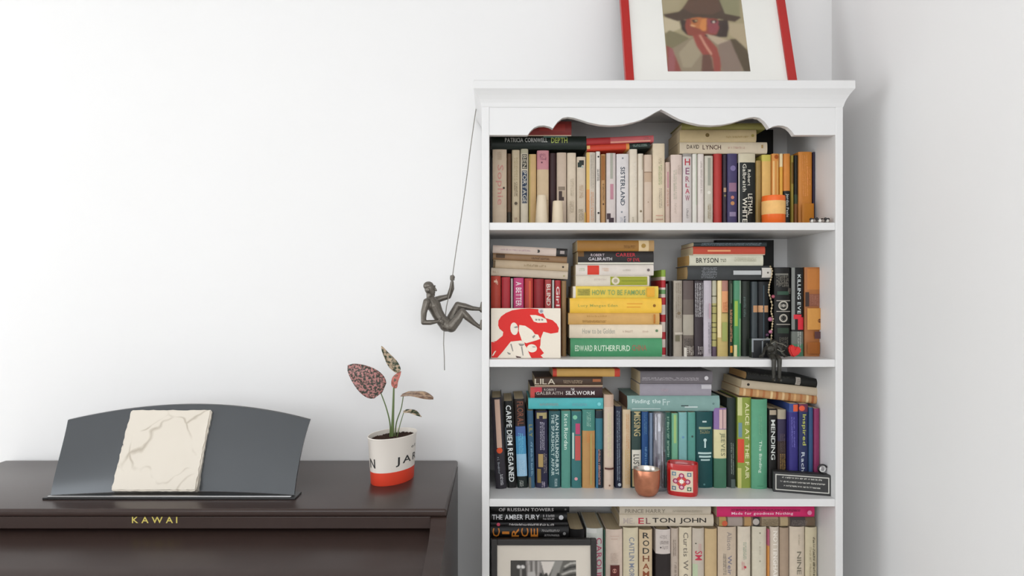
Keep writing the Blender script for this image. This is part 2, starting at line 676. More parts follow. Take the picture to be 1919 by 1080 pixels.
v(1043, 1062, 286, '#c6b09a', 'beige pink paperback with a small dark picture near its foot', marks=[('R', .15, .85, .46, .51, '#8a7a68'), ('R', .2, .75, .52, .65, '#41302b'), ('R', .55, .85, .52, .6, '#b7a48c')])
v(1062.5, 1080, 286.5, '#d6c4ab', 'cream paperback with pale silver lettering, beside one with a black emblem', marks=[('G', .35, .6, .55, .4, '#b4a68c'), ('G', .65, .82, .5, .5, '#a99a80')])
v(1080.5, 1098, 294, '#cfbea6', 'cream paperback with a black diamond emblem near its top', marks=[('R', .25, .8, .05, .12, '#2a2c28'), ('R', .1, .55, .08, .15, '#23302a'), ('D', .6, .145, .12, '#9fb0a8'), ('G', .4, .6, .5, .5, '#b89a7c'), ('G', .75, .92, .45, .5, '#8d8166'), ('R', .85, 1, .8, 1, '#d7b35c')])
v(1098.5, 1116, 285.5, '#cfc2b0', 'pale paperback with a yellow to orange stripe along one edge', marks=[('R', 0, .35, 0, .5, '#dcb669'), ('R', 0, .35, .5, 1, '#dd9a55'), ('G', .02, .5, .65, .4, '#a9a294'), ('G', .52, .95, .62, .35, '#c77f45'), ('D', .5, .985, .13, '#7a3a28')])
v(1116.5, 1125.5, 284, '#e2d9cd', 'slim white paperback with black dots and short black title', marks=[('D', .55, .07, .22, '#1d1b1a'), ('G', .23, .4, .5, .6, '#2a2624'), ('D', .55, .82, .24, '#1d1b1a')])
v(1126, 1135.5, 289, '#b78a54', 'slim brown ochre paperback with darker brown print', marks=[('R', .1, .8, .02, .36, '#96602f'), ('G', .4, .65, .5, .4, '#7b5a34'), ('D', .5, .69, .2, '#54371f')])
v(1136, 1154.5, 287, '#d2c6c0', 'pale pink paperback with a dark slanted picture at its foot', marks=[('R', .4, .7, .0, .35, '#a6a598'), ('R', .4, .75, .42, .63, '#b9838f'), ('R', .05, .45, .82, .9, '#45343a'), ('R', .25, .8, .88, .95, '#3a2a30'), ('R', .2, 1, .965, 1, '#282022')])
v(1155, 1179, 288.5, '#d8d1cf', 'light grey paperback with spaced navy capitals down its spine', marks=[('T', 'SISTERLAND', .18, .71, .5, .36, '#2c3b49'), ('D', .5, .06, .07, '#7b8087'), ('D', .42, .8, .08, '#8d9096'), ('G', .87, .99, .38, .22, '#8b93a6'), ('G', .86, .98, .66, .14, '#4f5a6a')])
v(1179.5, 1195, 279.5, '#ddd0bb', 'tall cream paperback with white raised lettering', marks=[('G', .18, .5, .7, .35, '#efe7da'), ('G', .88, .96, .45, .3, '#b1a690')])
v(1195.5, 1206.5, 288, '#dacdb9', 'slim off white paperback with one small emblem near its foot', marks=[('D', .5, .79, .22, '#8a7a60'), ('R', .7, .85, .02, .22, '#b4a88f')])
v(1207, 1222.5, 290, '#cfb8a2', 'pinkish beige paperback with an empty outlined box on its spine', marks=[('R', 0, 1, .235, .25, '#9a826c'), ('R', .05, .95, .25, .38, '#bda289'), ('D', .5, .66, .08, '#a58d76'), ('G', .9, .99, .5, .4, '#a58d76')])
v(1223, 1246.5, 269, '#dcc9aa', 'tallest cream paperback, rising above its row, with green and grey lettering', marks=[('G', .17, .25, .6, .28, '#a99a80'), ('G', .26, .5, .6, .3, '#8fa06a'), ('G', .54, .78, .6, .26, '#8d8170'), ('R', .2, .8, .865, .875, '#c99a86'), ('R', .2, .8, .91, .92, '#b07f6c')])
v(1247, 1256.5, 304, '#cbb09f', 'short pinkish paperback next to the tallest cream one', marks=[('R', .35, .65, .15, .4, '#b9838a'), ('G', .42, .7, .5, .4, '#b98a78')])
v(1257, 1279, 290, '#d8c3b6', 'pale pink paperback with faint green grey lettering', marks=[('G', .2, .62, .35, .3, '#a9ac94'), ('G', .15, .28, .7, .25, '#b9a79a'), ('G', .68, .85, .35, .18, '#bfae9f')])
v(1279.5, 1297, 288, '#cfc6c1', 'grey white paperback with stacked red and plum capitals', bands=[(0, .04, '#9a938c')], marks=[('S', 'H', .055, .175, .5, .6, '#b02a38'), ('S', 'E', .18, .3, .5, .45, '#8a5a72'), ('S', 'R', .3, .4, .5, .45, '#9a5a6a'), ('S', 'L', .4, .47, .5, .45, '#a8485a'), ('S', 'A', .47, .56, .5, .5, '#b8485c'), ('S', 'W', .56, .66, .5, .5, '#9a5668'), ('G', .75, .9, .5, .25, '#8d8682')])
v(1297.5, 1307, 288.5, '#dcd8cc', 'slim white paperback with a pale green edge', marks=[('R', .75, 1, 0, .7, '#c4d2b8')])
v(1307.5, 1320, 288.5, '#dcd0c8', 'slim white paperback beside the grey cream one', marks=[('G', .1, .55, .55, .28, '#b7aca4')])
v(1320.5, 1337, 292, '#c6bfae', 'grey cream paperback with pale flower, beside the red book', marks=[('R', .35, .7, .03, .42, '#9b9a8c'), ('D', .5, .52, .2, '#dcd8cc'), ('G', .68, .9, .5, .35, '#8a7440')])
v(1338, 1354.5, 288, '#b32d28', 'bright red hardback with rounded plain spine', hb=True)
v(1355, 1362.5, 290, '#352a35', 'slim blackish purple paperback against the red hardback', marks=[('R', .1, .9, .46, .52, '#a98a72'), ('D', .5, .57, .3, '#8a7a50')])
v(1363, 1382.5, 288, '#433a63', 'navy purple paperback with pink panel and orange motifs', marks=[('D', .55, .2, .28, '#7a6f9a'), ('R', .15, .9, .4, .52, '#8e6a80'), ('D', .5, .6, .17, '#c07a66'), ('D', .5, .68, .2, '#b98456'), ('R', .2, .85, .8, .86, '#8d7f9c'), ('D', .55, .99, .18, '#d8d0cf')])
v(1384, 1416.5, 288, '#1d1f1c', 'thick black paperback with cream top and bold white title', bands=[(0, .12, '#cfc4a6')], marks=[('T', 'Galbraith', .14, .52, .34, .22, '#d6d2c4'), ('T', 'Robert', .22, .44, .62, .18, '#d6d2c4'), ('T', 'LETHAL', .55, .84, .68, .26, '#e8e3d4'), ('T', 'WHITE', .6, .94, .36, .28, '#e8e3d4'), ('R', 0, .06, 0, 1, '#c9c4b6')])
v(1417, 1427.5, 301, '#a1803f', 'slim bronze coloured paperback beside the thick black one', marks=[])
v(1428, 1446, 290, '#dfae56', 'pale orange yellow paperback behind the orange candle', bands=[(0, .09, '#c8b840')], marks=[])
v(1446.5, 1461, 288, '#d98d33', 'orange paperback with cream ribs and a red brown cap', marks=[('R', .1, .35, .1, .8, '#e3b877'), ('R', .65, .85, .1, .6, '#dcaa60'), ('D', .6, .045, .3, '#a5521d')])
v(1461.5, 1468, 288, '#e0a31e', 'thin golden yellow paperback with a cream top', bands=[(0, .18, '#e8d2a0')])
v(1468.5, 1482, 288, '#d5831f', 'orange paperback with black lower half and white lettering', bands=[(.51, 1, '#1b1a17')], marks=[('T', 'Jordan Peele', .55, .87, .5, .5, '#cfd2cc')])
v(1482.5, 1488, 291, '#8f7d1f', 'very thin olive paperback in the orange group', marks=[('R', .1, .9, .1, .4, '#6b4c17')])
v(1488.5, 1496, 291, '#1c1a12', 'thin black paperback between orange ones', bands=[(.55, .68, '#34422a'), (.68, 1, '#7c4a1c')])
v(1496.5, 1523, 284.5, '#cf7f14', 'thick bright orange paperback with pale salmon lettering', marks=[('G', .2, .45, .72, .28, '#e89a55'), ('G', .05, .6, .35, .3, '#e09a5c'), ('R', .08, .95, .7, 1, '#b8741f')])
v(1523.5, 1528, 285, '#2c2138', 'very thin navy book pressed against the end panel')

# ---- top shelf, lying on the standing books
stack(1, D1 - .004, 920, 279.3, 0, [
    (920.5, 1099, 25, '#18221c', 'black green hardback with white and lime lettering, lying flat', dict(hb=True, marks=[
        ('T', 'PATRICIA CORNWELL', .145, .59, .68, .34, '#cfd0cc'), ('T', 'DEPTH', .63, .8, .66, .42, '#a6b25a'), ('R', .89, .97, .55, .8, '#5f8a80')], )),
    (950, 1071, 28, '#8f2f2b', 'dark red hardback lying topmost under the valance', dict(hb=True, pages='#cbb89a', marks=[('R', 0, .06, 0, 1, '#d8c0a8'), ('R', .3, .8, .5, .9, '#a03a34')]))])
stack(1, D1, 1160, 280.3, -2.6, [
    (1100, 1219, 11.5, '#1e2823', 'orange red and black paperback lying under the pink red one', dict(bands=[(0, .62, '#cf3a1c'), (.62, .67, '#d98a30')], marks=[('R', .3, .9, 0, .05, '#e0b070'), ('G', .72, .95, .5, .4, '#8fa69a')])),
    (1099, 1226, 13, '#c4595c', 'pink red paperback lying tilted on top of the pale books', dict(bands=[(0, .36, '#b02a2c')], marks=[('R', .1, .3, .36, .95, '#d99a86'), ('G', .85, .96, .5, .5, '#8c5a58')]))])
stack(1, D1, 1300, 287.6, 0, [
    (1274, 1438, 21.5, '#cfbfa4', 'cream paperback with hand drawn black lettering, lying flat', dict(marks=[
        ('T', 'DAVID', .08, .22, .58, .36, '#3a2c26'), ('T', 'LYNCH', .26, .47, .54, .4, '#4a2a22'), ('G', .55, .75, .5, .2, '#bd9d8c'), ('R', .45, .75, .93, .95, '#a98a58')])),
    (1274, 1417.5, 23.5, '#bda77a', 'olive beige paperback with a dark spot, lying flat in a stack', dict(marks=[('D', .55, .36, .16, '#6d5a32'), ('G', .6, .9, .4, .14, '#a18a58'), ('D', .5, .95, .12, '#9a8a48')])),
    (1278, 1434, 13, '#8a8440', 'olive green hardback lying topmost, partly behind the valance', dict(hb=True))])


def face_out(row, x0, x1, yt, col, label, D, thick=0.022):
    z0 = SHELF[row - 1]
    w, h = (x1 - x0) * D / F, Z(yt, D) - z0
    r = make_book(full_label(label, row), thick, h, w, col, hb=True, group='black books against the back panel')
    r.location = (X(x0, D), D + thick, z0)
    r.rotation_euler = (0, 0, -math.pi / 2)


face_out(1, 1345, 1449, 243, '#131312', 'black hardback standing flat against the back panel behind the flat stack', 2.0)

# ---- second shelf
D2 = 1.825
v = lambda x0, x1, yt, col, label, **k: V(2, x0, x1, yt, col, label, k.pop('D', D2 + .01), **k)
v(919.5, 939, 517.5, '#b8402c', 'orange red hardback at the end of the red row', hb=True, marks=[('T', 'f', .04, .11, .5, .4, '#e0b8a0')])
v(939.5, 956.5, 519.5, '#b02530', 'crimson paperback in the red row behind the stencil canvas', marks=[])
v(957, 961.5, 522, '#b9b2aa', 'very thin grey book between crimson and magenta ones')
v(962, 982, 521, '#c33a72', 'magenta paperback with white title, standing in the red row', marks=[('T', 'A BETTER', .05, .36, .5, .55, '#ecd9dd')])
v(982.5, 999.5, 522, '#b5302a', 'red paperback with an orange rib, beside the magenta one', marks=[('R', .5, .75, .03, 1, '#cf5a3c')])
v(1000, 1020, 523, '#8f1d24', 'dark red hardback in the red row', hb=True)
v(1020.5, 1034, 524, '#a83a38', 'red paperback with pale blocky lettering', marks=[('T', 'BLIND', .06, .34, .55, .6, '#d8cdc0')])
v(1034.5, 1039, 525, '#b9bdb6', 'very thin pale grey book beside the blocky lettered red one')
v(1039.5, 1051.5, 525.5, '#a8262c', 'narrow red paperback with white script', marks=[('T', 'Girl', .08, .34, .5, .6, '#e0cfc8')])
v(1052, 1062, 526.5, '#8a6a40', 'tall narrow brown book at the edge of the stencil canvas', marks=[])
stack(2, D2 + .01, 921, 516.6, 2.9, [
    (920, 1064, 15, '#c5b49e', 'cream paperback lying directly on the red books', dict(marks=[('G', .02, .1, .5, .3, '#b09a84'), ('D', .4, .95, .12, '#a59a70')])),
    (923, 1064, 15.5, '#bfa888', 'tan paperback with a small dark dot, lying second in its stack', dict(marks=[('G', .4, .7, .5, .28, '#9a8562'), ('D', .5, .93, .12, '#3a2f24'), ('R', 0, .9, 0, .03, '#6b573c')])),
    (922, 1061, 12, '#8d6b48', 'brown paperback with a dark oval mark, lying third in its stack', dict(marks=[('G', .5, .78, .5, .3, '#5d4228'), ('R', .3, .9, .04, .16, '#4a3420')])),
    (921, 1061, 15, '#d0bcae', 'pinkish cream paperback with dark picture end, topmost on the red books', dict(bands=[(.85, 1, '#2f2b2a')], marks=[('G', .1, .5, .5, .2, '#b89aa0'), ('D', .5, .61, .2, '#3a3836'), ('D', .5, .59, .12, '#d0bcae'), ('R', .3, .7, .9, .96, '#a59a96')]))])
stack(2, D2, 1100, 670.3, 0, [
    (1069, 1241, 36.3, '#3f9160', 'thick green hardback with white and red capitals, bottom of its stack', dict(hb=True, marks=[('T', 'EDWARD', .05, .24, .48, .3, '#d2e2cc'), ('T', 'RUTHERFURD', .26, .65, .48, .3, '#d2e2cc'), ('T', 'CHINA', .67, .83, .5, .3, '#9a6a54')])),
    (1067, 1241, 25.5, '#ddcdb4', 'cream hardback with grey script, lying on the green one', dict(marks=[('T', 'How to be Golden', .14, .49, .52, .38, '#a5a294'), ('G', .57, .68, .5, .16, '#c0ac98'), ('G', .78, .86, .5, .14, '#cdb8a4'), ('D', .55, .94, .1, '#5d7a58')])),
    (1065, 1236, 21.5, '#cf9f52', 'tan orange paperback with stamped brown letters, lying between cream and yellow', dict(marks=[('G', .15, .42, .28, .22, '#8a6428'), ('R', .1, .9, .93, .95, '#b4702c'), ('G', .2, .42, .75, .15, '#b58a44')])),
    (1068, 1240, 28, '#ecb914', 'bright yellow hardback with two orange dashes, lying flat', dict(marks=[('T', 'Lucy Mangan Eden', .09, .52, .48, .24, '#a8a04a'), ('R', .6, .65, .62, .79, '#d98f2a'), ('R', .38, .43, .62, .77, '#d98f2a'), ('D', .5, .92, .1, '#8a5a18')])),
    (1074, 1234, 22.5, '#e4c433', 'yellow paperback with teal capital title, lying flat', dict(bands=[(0, .03, '#ddd2c4')], marks=[('R', .2, .8, .05, .2, '#b8a848'), ('G', .06, .19, .5, .5, '#70743c'), ('T', 'HOW TO BE FAMOUS', .22, .84, .48, .44, '#7d9a5c'), ('R', .1, .9, .86, .95, '#e0a434')])),
    (1079, 1217, 20, '#d6cbb8', 'white paperback with olive green half and round emblem, lying flat', dict(marks=[('G', .22, .42, .62, .2, '#c8b8ac'), ('R', .1, .9, .47, .97, '#969a2c'), ('D', .5, .54, .38, '#d8ccb8'), ('D', .5, .54, .2, '#a9a080'), ('R', .45, .55, .62, .95, '#7d8420')])),
    (1079, 1225, 20.5, '#d8cdc2', 'white paperback with one red square on its spine, lying flat', dict(marks=[('R', .08, .92, .15, .3, '#cf3a28'), ('G', .04, .12, .55, .3, '#b4bda0'), ('G', .33, .43, .55, .35, '#d8b49a'), ('G', .6, .7, .5, .15, '#bfb4aa'), ('D', .5, .93, .13, '#6a5f60')])),
    (1083, 1225, 25, '#25201f', 'black paperback with white and red titles, lying flat', dict(marks=[('R', .02, .16, 0, 1, '#d8d4c6'), ('T', 'ROBERT', .17, .35, .72, .2, '#c0b0b4'), ('T', 'GALBRAITH', .14, .45, .42, .24, '#cfc8cc'), ('T', 'CAREER', .5, .76, .74, .28, '#b8303c'), ('T', 'OF EVIL', .65, .82, .36, .26, '#b8303c'), ('R', .6, 1, .0, .08, '#6a4a24')])),
    (1082, 1226, 20.5, '#9a6a1f', 'golden brown paperback with a cream patch, topmost of the tall stack', dict(pages='#d9c6a2', bands=[(.8, .93, '#d9bd8c'), (.93, 1, '#b08a54')], marks=[('G', .6, .75, .4, .3, '#6e4a1a'), ('D', .5, .86, .2, '#a5823f')]))])
v(1238.5, 1248.5, 506, '#d8c8bc', 'narrow book with candy stripes of red, white and green', D=1.845,
  bands=[(0, .08, '#8aa82e')] + [(a, a + .085, '#b8242c') for a in (.12, .32, .52, .72, .9)] + [(.23, .28, '#6a9a5a')])
v(1249, 1251, 532, '#8d8a86', 'very thin grey book between the candy striped and black ones', D=1.845, gap=.2)
v(1253, 1261, 527, '#1a1613', 'black book standing next to the grey beige speckled one')
v(1262, 1279.5, 526, '#a59a8a', 'grey beige paperback with speckled spine and torn looking foot', marks=[('G', .03, .5, .5, .6, '#857a6a'), ('D', .5, .43, .18, '#7a6a54'), ('R', .1, .6, .72, .8, '#6a6450'), ('R', .05, .95, .68, .71, '#b9b0a2')])
v(1280, 1301, 526, '#6d6158', 'grey brown paperback fading to pale with dark scribbles below', bands=[(.45, .72, '#a39a8a'), (0, .25, '#5d4f4b')], marks=[('G', .76, .88, .5, .8, '#3a3632'), ('R', .05, .3, .88, 1, '#cfc8bc'), ('G', .86, .98, .55, .8, '#d0c8bc')])
v(1301.5, 1318, 526, '#3a3034', 'dark paperback with a black and white brush pattern on top', marks=[('G', .03, .48, .3, .5, '#d4d0d0'), ('G', .03, .48, .72, .5, '#c8c4c6'), ('G', .86, .97, .5, .8, '#b0a8a6')])
v(1318.5, 1334.5, 526, '#bdb3bb', 'lavender grey paperback with dark small print low on its spine', marks=[('G', .55, .97, .72, .35, '#5a5560'), ('R', .55, .8, .3, .5, '#b89aa4')])
v(1335, 1344, 526, '#a9a05c', 'slim olive yellow book with dark cross bands', bands=[(0, .3, '#b2ad94')] + [(a, a + .012, '#4f4a2c') for a in (.2, .33, .43, .55, .61, .68, .78)] + [(.87, 1, '#5d4a5a')])
v(1344.5, 1365.5, 526, '#c0a860', 'cream and olive paperback with a peach block and dusty red top', marks=[('R', 0, .32, 0, .75, '#e3cfa0'), ('R', .38, 1, 0, .14, '#a87a6c'), ('R', .38, 1, .14, .42, '#d99a6c'), ('G', .28, .4, .7, .4, '#b5683c'), ('R', .38, 1, .42, .43, '#6d5a34'), ('R', .38, .9, .55, .8, '#9aa05c')])
v(1366, 1374.5, 526, '#25301f', 'slim dark green book with red and yellow lettering', marks=[('G', .38, .82, .5, .6, '#b0805c'), ('R', .2, .8, .86, .95, '#d08a34'), ('R', .3, .6, .04, .3, '#55614c')])
v(1375, 1390, 526, '#3f8a4f', 'green paperback with a lime stripe', bands=[(0, .25, '#4a8a66')], marks=[('R', .1, .5, .27, .6, '#92b04a'), ('R', .75, 1, 0, .3, '#92a892'), ('R', .7, .95, .5, 1, '#7a9a74'), ('R', .0, .4, .85, 1, '#d8ce9c')])
v(1390.5, 1407.5, 527, '#20271f', 'very dark green hardback with worn spine', hb=True, marks=[('G', .2, .5, .3, .25, '#4a5a54')])
v(1409, 1421, 528, '#3d4548', 'slate grey book with a tan strap mark', marks=[('R', .2, 1, .32, .41, '#b98a62')])
v(1421.5, 1443, 528, '#14171a', 'black hardback with a thin blue grey line and tan strap mark', hb=True, marks=[('R', 0, .9, .32, .41, '#bf9068'), ('D', .4, .365, .05, '#5d3a20'), ('R', .4, .5, .05, .8, '#3a4850')])
v(1452, 1483, 501, '#171614', 'black hardback with ornate silver ornaments down its spine', hb=True, marks=[('R', .05, .85, .07, .09, '#7a7870'), ('G', .09, .22, .45, .7, '#8a8478'), ('R', .1, .8, .27, .31, '#2f4a3a'), ('G', .23, .3, .85, .2, '#8a8478'), ('D', .45, .43, .3, '#b0aa9e'), ('D', .45, .43, .22, '#22201c'), ('D', .45, .43, .1, '#a09a90'), ('R', .05, .9, .37, .38, '#9a948a'), ('R', .05, .9, .49, .5, '#9a948a'), ('D', .45, .57, .26, '#a8a296'), ('D', .45, .57, .17, '#1c1a18'), ('R', .05, .9, .635, .645, '#9a948a'), ('R', .1, .8, .68, .74, '#2a3a2c'), ('G', .78, .92, .45, .5, '#6a665c')])
v(1483.5, 1507, 501.5, '#191a19', 'black paperback with white title, red blotch and green grey foot', bands=[(.72, .86, '#6d726a'), (.86, 1, '#4a7a5c')], marks=[('R', 0, .25, 0, .7, '#7d7f7a'), ('T', 'KILLING EVE', .08, .52, .6, .28, '#cfd6d4'), ('R', .15, .8, .53, .58, '#d0303c'), ('R', .5, 1, .56, .7, '#d0303c'), ('G', .72, .95, .6, .3, '#c4c6be')])
v(1508, 1538.5, 501, '#a9662c', 'thick brown book with part of a face printed on its spine', marks=[('R', .15, .95, .02, .25, '#b9763a'), ('R', .2, 1, .3, .44, '#8f5a44'), ('G', .31, .43, .6, .6, '#b07a66'), ('R', 0, .2, .28, .44, '#33201a'), ('R', .1, .95, .46, .7, '#c98f48'), ('D', .88, .6, .12, '#5d2f1f'), ('R', .55, 1, .72, .8, '#5a3a3a'), ('R', .1, .9, .84, .97, '#9a5a24')])
stack(2, D2, 1320, 524.6, 0, [
    (1289, 1446, 26.5, '#3d3f40', 'charcoal hardback with silver streaked lettering, lying flat', dict(hb=True, pages='#c6a572', marks=[('G', .16, .34, .5, .8, '#8f9296'), ('R', .35, .65, .53, .86, '#b4b6b6'), ('R', .15, .85, .87, .99, '#c9c4bc'), ('D', .5, .94, .07, '#55504c')])),
    (1292, 1430.5, 20, '#cdcab4', 'pale grey green paperback with black capitals, lying flat', dict(pages='#c39a5c', marks=[('T', 'BRYSON', .09, .39, .5, .46, '#26261f'), ('G', .42, .5, .5, .36, '#6a6a58'), ('G', .6, .9, .58, .4, '#aaa890')])),
    (1299, 1434, 16, '#bd442a', 'orange red paperback with a cream line, lying flat', dict(marks=[('R', .4, .6, .2, .52, '#d99a6c'), ('R', 0, .1, 0, 1, '#d6c8b4')])),
    (1300, 1437, 8, '#2c3436', 'thin dark book with blue grey print, topmost lying', dict(marks=[('G', .1, .9, .5, .6, '#7e8a92')]))])
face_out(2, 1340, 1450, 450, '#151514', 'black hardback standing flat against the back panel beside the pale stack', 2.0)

# ---- third shelf
D3 = 1.85
v = lambda x0, x1, yt, col, label, **k: V(3, x0, x1, yt, col, label, k.pop('D', D3), k.pop('dep', .15), **k)
v(928.5, 949.5, 746, '#302c33', 'charcoal hardback with a tan strip and orange dot, leaning', hb=True, lean=-3.0, D=1.84, marks=[('R', .32, .8, .02, .55, '#c9a996'), ('D', .55, .58, .28, '#d2522c'), ('G', .65, .85, .4, .2, '#8d9298'), ('G', .84, .96, .62, .3, '#c8c8cc')])
v(951, 968, 752, '#151615', 'black book with bold white rounded title, leaning', lean=-2.6, marks=[('T', 'CARPE DIEM REGAINED', .05, .93, .5, .62, '#dfe2e0'), ('R', .0, .14, .3, .55, '#59646c')])
v(969.5, 989.5, 748, '#3f8fbb', 'black topped book fading through sky blue, leaning', lean=-2.2, bands=[(0, .31, '#2b211d'), (.31, .42, '#4564a0'), (.62, .87, '#8fbcd8'), (.87, 1, '#15211e')], marks=[('T', 'FLORAL', .03, .3, .55, .62, '#7d4a36'), ('G', .38, .62, .5, .5, '#6fc0da'), ('G', .68, .84, .5, .6, '#b6d2e2'), ('G', .9, .97, .4, .4, '#b4b8b2')])
v(990.5, 1003, 770, '#315a75', 'slim steel blue book with olive title, leaning slightly', lean=-1.2, marks=[('T', 'LILY', .18, .34, .5, .55, '#8f8a4a'), ('G', .4, .85, .6, .35, '#7ba0b4'), ('R', 0, .4, .86, 1, '#6a6a60')])
v(1004, 1027.5, 771, '#2a2843', 'indigo hardback with gold and cream patches', hb=True, lean=-.4, marks=[('R', .1, .95, .02, .1, '#a89a6c'), ('R', .3, .6, .06, .14, '#2a2238'), ('G', .14, .5, .55, .4, '#b8b4c4'), ('R', .2, .6, .55, .72, '#a88f5c'), ('G', .54, .8, .78, .3, '#9a8f8a'), ('R', .1, .4, .74, .92, '#8a7440'), ('G', .9, .98, .6, .3, '#c4b8c8')])
v(1028.5, 1051, 771, '#2e5a5f', 'dark teal hardback with two lines of white capitals', hb=True, marks=[('T', 'ALAN HOLLINGHURST', .04, .83, .7, .3, '#c8d8d4'), ('T', 'THE SPARSHOLT AFFAIR', .04, .84, .32, .26, '#b8ccc8'), ('T', 'PICADOR', .88, .98, .6, .24, '#b0c4c4')])
v(1051.5, 1070, 770.5, '#4d8f80', 'sea green paperback with pale script title', marks=[('T', 'Kate', .04, .2, .5, .4, '#c4d8cc'), ('T', 'Riordan', .22, .5, .5, .4, '#cfe0d4')])
v(1070.5, 1090.5, 771, '#2f6e6e', 'teal paperback with red and pink wavy block', marks=[('D', .35, .08, .22, '#7fc0a0'), ('R', .4, .85, .16, .3, '#b8466c'), ('R', .35, .9, .32, .64, '#b85450'), ('R', .08, .25, .28, .62, '#b4ccc0'), ('D', .45, .88, .16, '#d89aa0')])
v(1091, 1115.5, 768, '#b98a4c', 'thick ochre paperback with a teal top', bands=[(0, .27, '#3f8276')], marks=[('G', .03, .22, .5, .35, '#9cc4b4'), ('G', .28, .42, .5, .35, '#d98a4a'), ('R', .6, .72, .3, .95, '#a8985a')])
v(1116, 1130.5, 770, '#25303a', 'dark navy book with a bright teal patch', bands=[(.1, .5, '#2c7284')], marks=[('G', .5, .95, .5, .3, '#b48a84'), ('R', .0, .3, .5, 1, '#3a6a8a')])
v(1132.5, 1151, 740, '#cfb9a4', 'tall cream hardback with pale green and pink lettering', hb=True, D=1.835, marks=[('R', 0, 1, .0, .13, '#c4a894'), ('G', .18, .66, .5, .42, '#d6d2a8'), ('R', .0, 1, .765, .785, '#5a3a34'), ('D', .5, .95, .1, '#7a5a4a')])
v(1152.5, 1166, 762, '#252b40', 'narrow navy book with silver small print', marks=[('G', .05, .9, .4, .4, '#9aa8b8'), ('D', .5, .94, .25, '#a8b0b8')])
v(1166.5, 1182.5, 768, '#d0b894', 'cream paperback with faint orange pattern', marks=[('G', .05, .5, .6, .4, '#c88f5c'), ('G', .5, .95, .55, .6, '#c8a058')])
v(1183, 1202, 772, '#2f4440', 'dark green paperback with cream blocky upper lettering and a white panel', marks=[('T', 'MISSING', .0, .32, .6, .7, '#b4a67a'), ('R', .05, 1, .5, .75, '#d6d2c4'), ('T', 'LUST', .56, .74, .5, .6, '#2a2a26'), ('R', .1, .95, .76, .98, '#c2ab7c')])
v(1202.5, 1216, 772, '#1d4a80', 'royal blue paperback with light blue script', marks=[('G', .02, .3, .5, .4, '#5f8aa8'), ('G', .45, .75, .55, .35, '#6a94b8'), ('R', .3, .7, .78, .9, '#6a7ac0')])
v(1216.5, 1224, 774, '#9db4cf', 'slim pale blue book behind the glass vase', D=1.875)
v(1224.5, 1241, 774, '#9a98a2', 'grey hardback behind the glass vase', D=1.875)
v(1246, 1258, 773, '#23594c', 'bottle green book with pale thin lettering', marks=[('G', .05, .6, .5, .35, '#9ac0a8'), ('R', 0, 1, .66, .7, '#8fa8a0')])
v(1258.5, 1271.5, 775, '#6fb08c', 'mint paperback with yellow green stripe', marks=[('R', .3, .7, .02, .4, '#a2c07a')])
v(1272, 1288.5, 773, '#79b0ae', 'pale aqua paperback', marks=[('D', .5, .33, .15, '#6a94b4')])
v(1289, 1304.5, 773, '#4f9488', 'sea teal paperback with a small dark dot', marks=[('D', .55, .32, .14, '#3a5048')])
v(1305, 1337, 772, '#0f4a4c', 'wide dark teal hardback with white text and a pale feather', hb=True, marks=[('R', .35, .6, .12, .14, '#c0d0cc'), ('R', .15, .9, .2, .23, '#9aa888'), ('G', .24, .29, .5, .6, '#a09a6c'), ('D', .5, .37, .1, '#b8d0cc'), ('R', .45, .55, .38, .47, '#b8d0cc'), ('R', .1, .9, .53, .555, '#b8d0cc'), ('R', .15, .88, .575, .6, '#b8d0cc'), ('R', .25, .8, .62, .64, '#b8d0cc'), ('D', .45, .95, .06, '#5a8a8a')])
v(1338, 1362.5, 765, '#3e7258', 'book in three bands of purple pink, cream and green', bands=[(0, .27, '#8a6aa0'), (.27, .63, '#d6cc98')], marks=[('R', .4, 1, .02, .26, '#d0b0ac'), ('R', .65, .72, .02, .26, '#8a6a70'), ('T', 'JEEVES', .31, .6, .65, .45, '#7d7f64')])
v(1363, 1380.5, 746, '#26302c', 'blackish green hardback with tiny pale lettering', hb=True, D=1.855, marks=[('G', .5, .85, .5, .3, '#9ca69c'), ('R', .3, .8, .9, 1, '#55605c')])
v(1382.5, 1409, 745.2, '#8a9a34', 'olive lime book with cream letters and a red flash', marks=[('R', 0, .3, .0, .2, '#c4c48a'), ('T', 'ALICE AT THE FAIR', .06, .9, .68, .3, '#e0dcae'), ('R', 0, .45, .46, .72, '#cc4a34'), ('R', .05, .3, .28, .44, '#6a8a94'), ('R', 0, .25, .78, 1, '#c4c074')])
v(1409.5, 1439.5, 749, '#549c78', 'thick mint green hardback with faint white title', hb=True, D=1.84, marks=[('T', 'The Binding', .46, .82, .5, .24, '#c8dccc'), ('G', .18, .4, .5, .22, '#7aae8c'), ('R', .3, .7, .96, .965, '#3a7a5c')])
v(1440.5, 1457, 766, '#171614', 'black paperback with bold white capitals, behind the black sign', D=1.845, marks=[('T', 'MENDING', .14, .64, .5, .5, '#cfd2cc'), ('R', .1, .9, .02, .08, '#a89a84')])
v(1457.5, 1474.5, 768, '#382a24', 'dark brown paperback with gold flecks, behind the black sign', D=1.845, bands=[(0, .12, '#a89c84'), (.12, .4, '#38304a')], marks=[('G', .3, .6, .5, .5, '#6a5a5a'), ('G', .55, .75, .4, .6, '#9a7a44')])
v(1479.5, 1497, 757, '#352f7a', 'indigo paperback with red fiery top and lilac script', D=1.83, bands=[(0, .1, '#334a8a')], marks=[('R', .4, 1, .01, .09, '#d8603c'), ('G', .15, .5, .35, .4, '#7a74c0')])
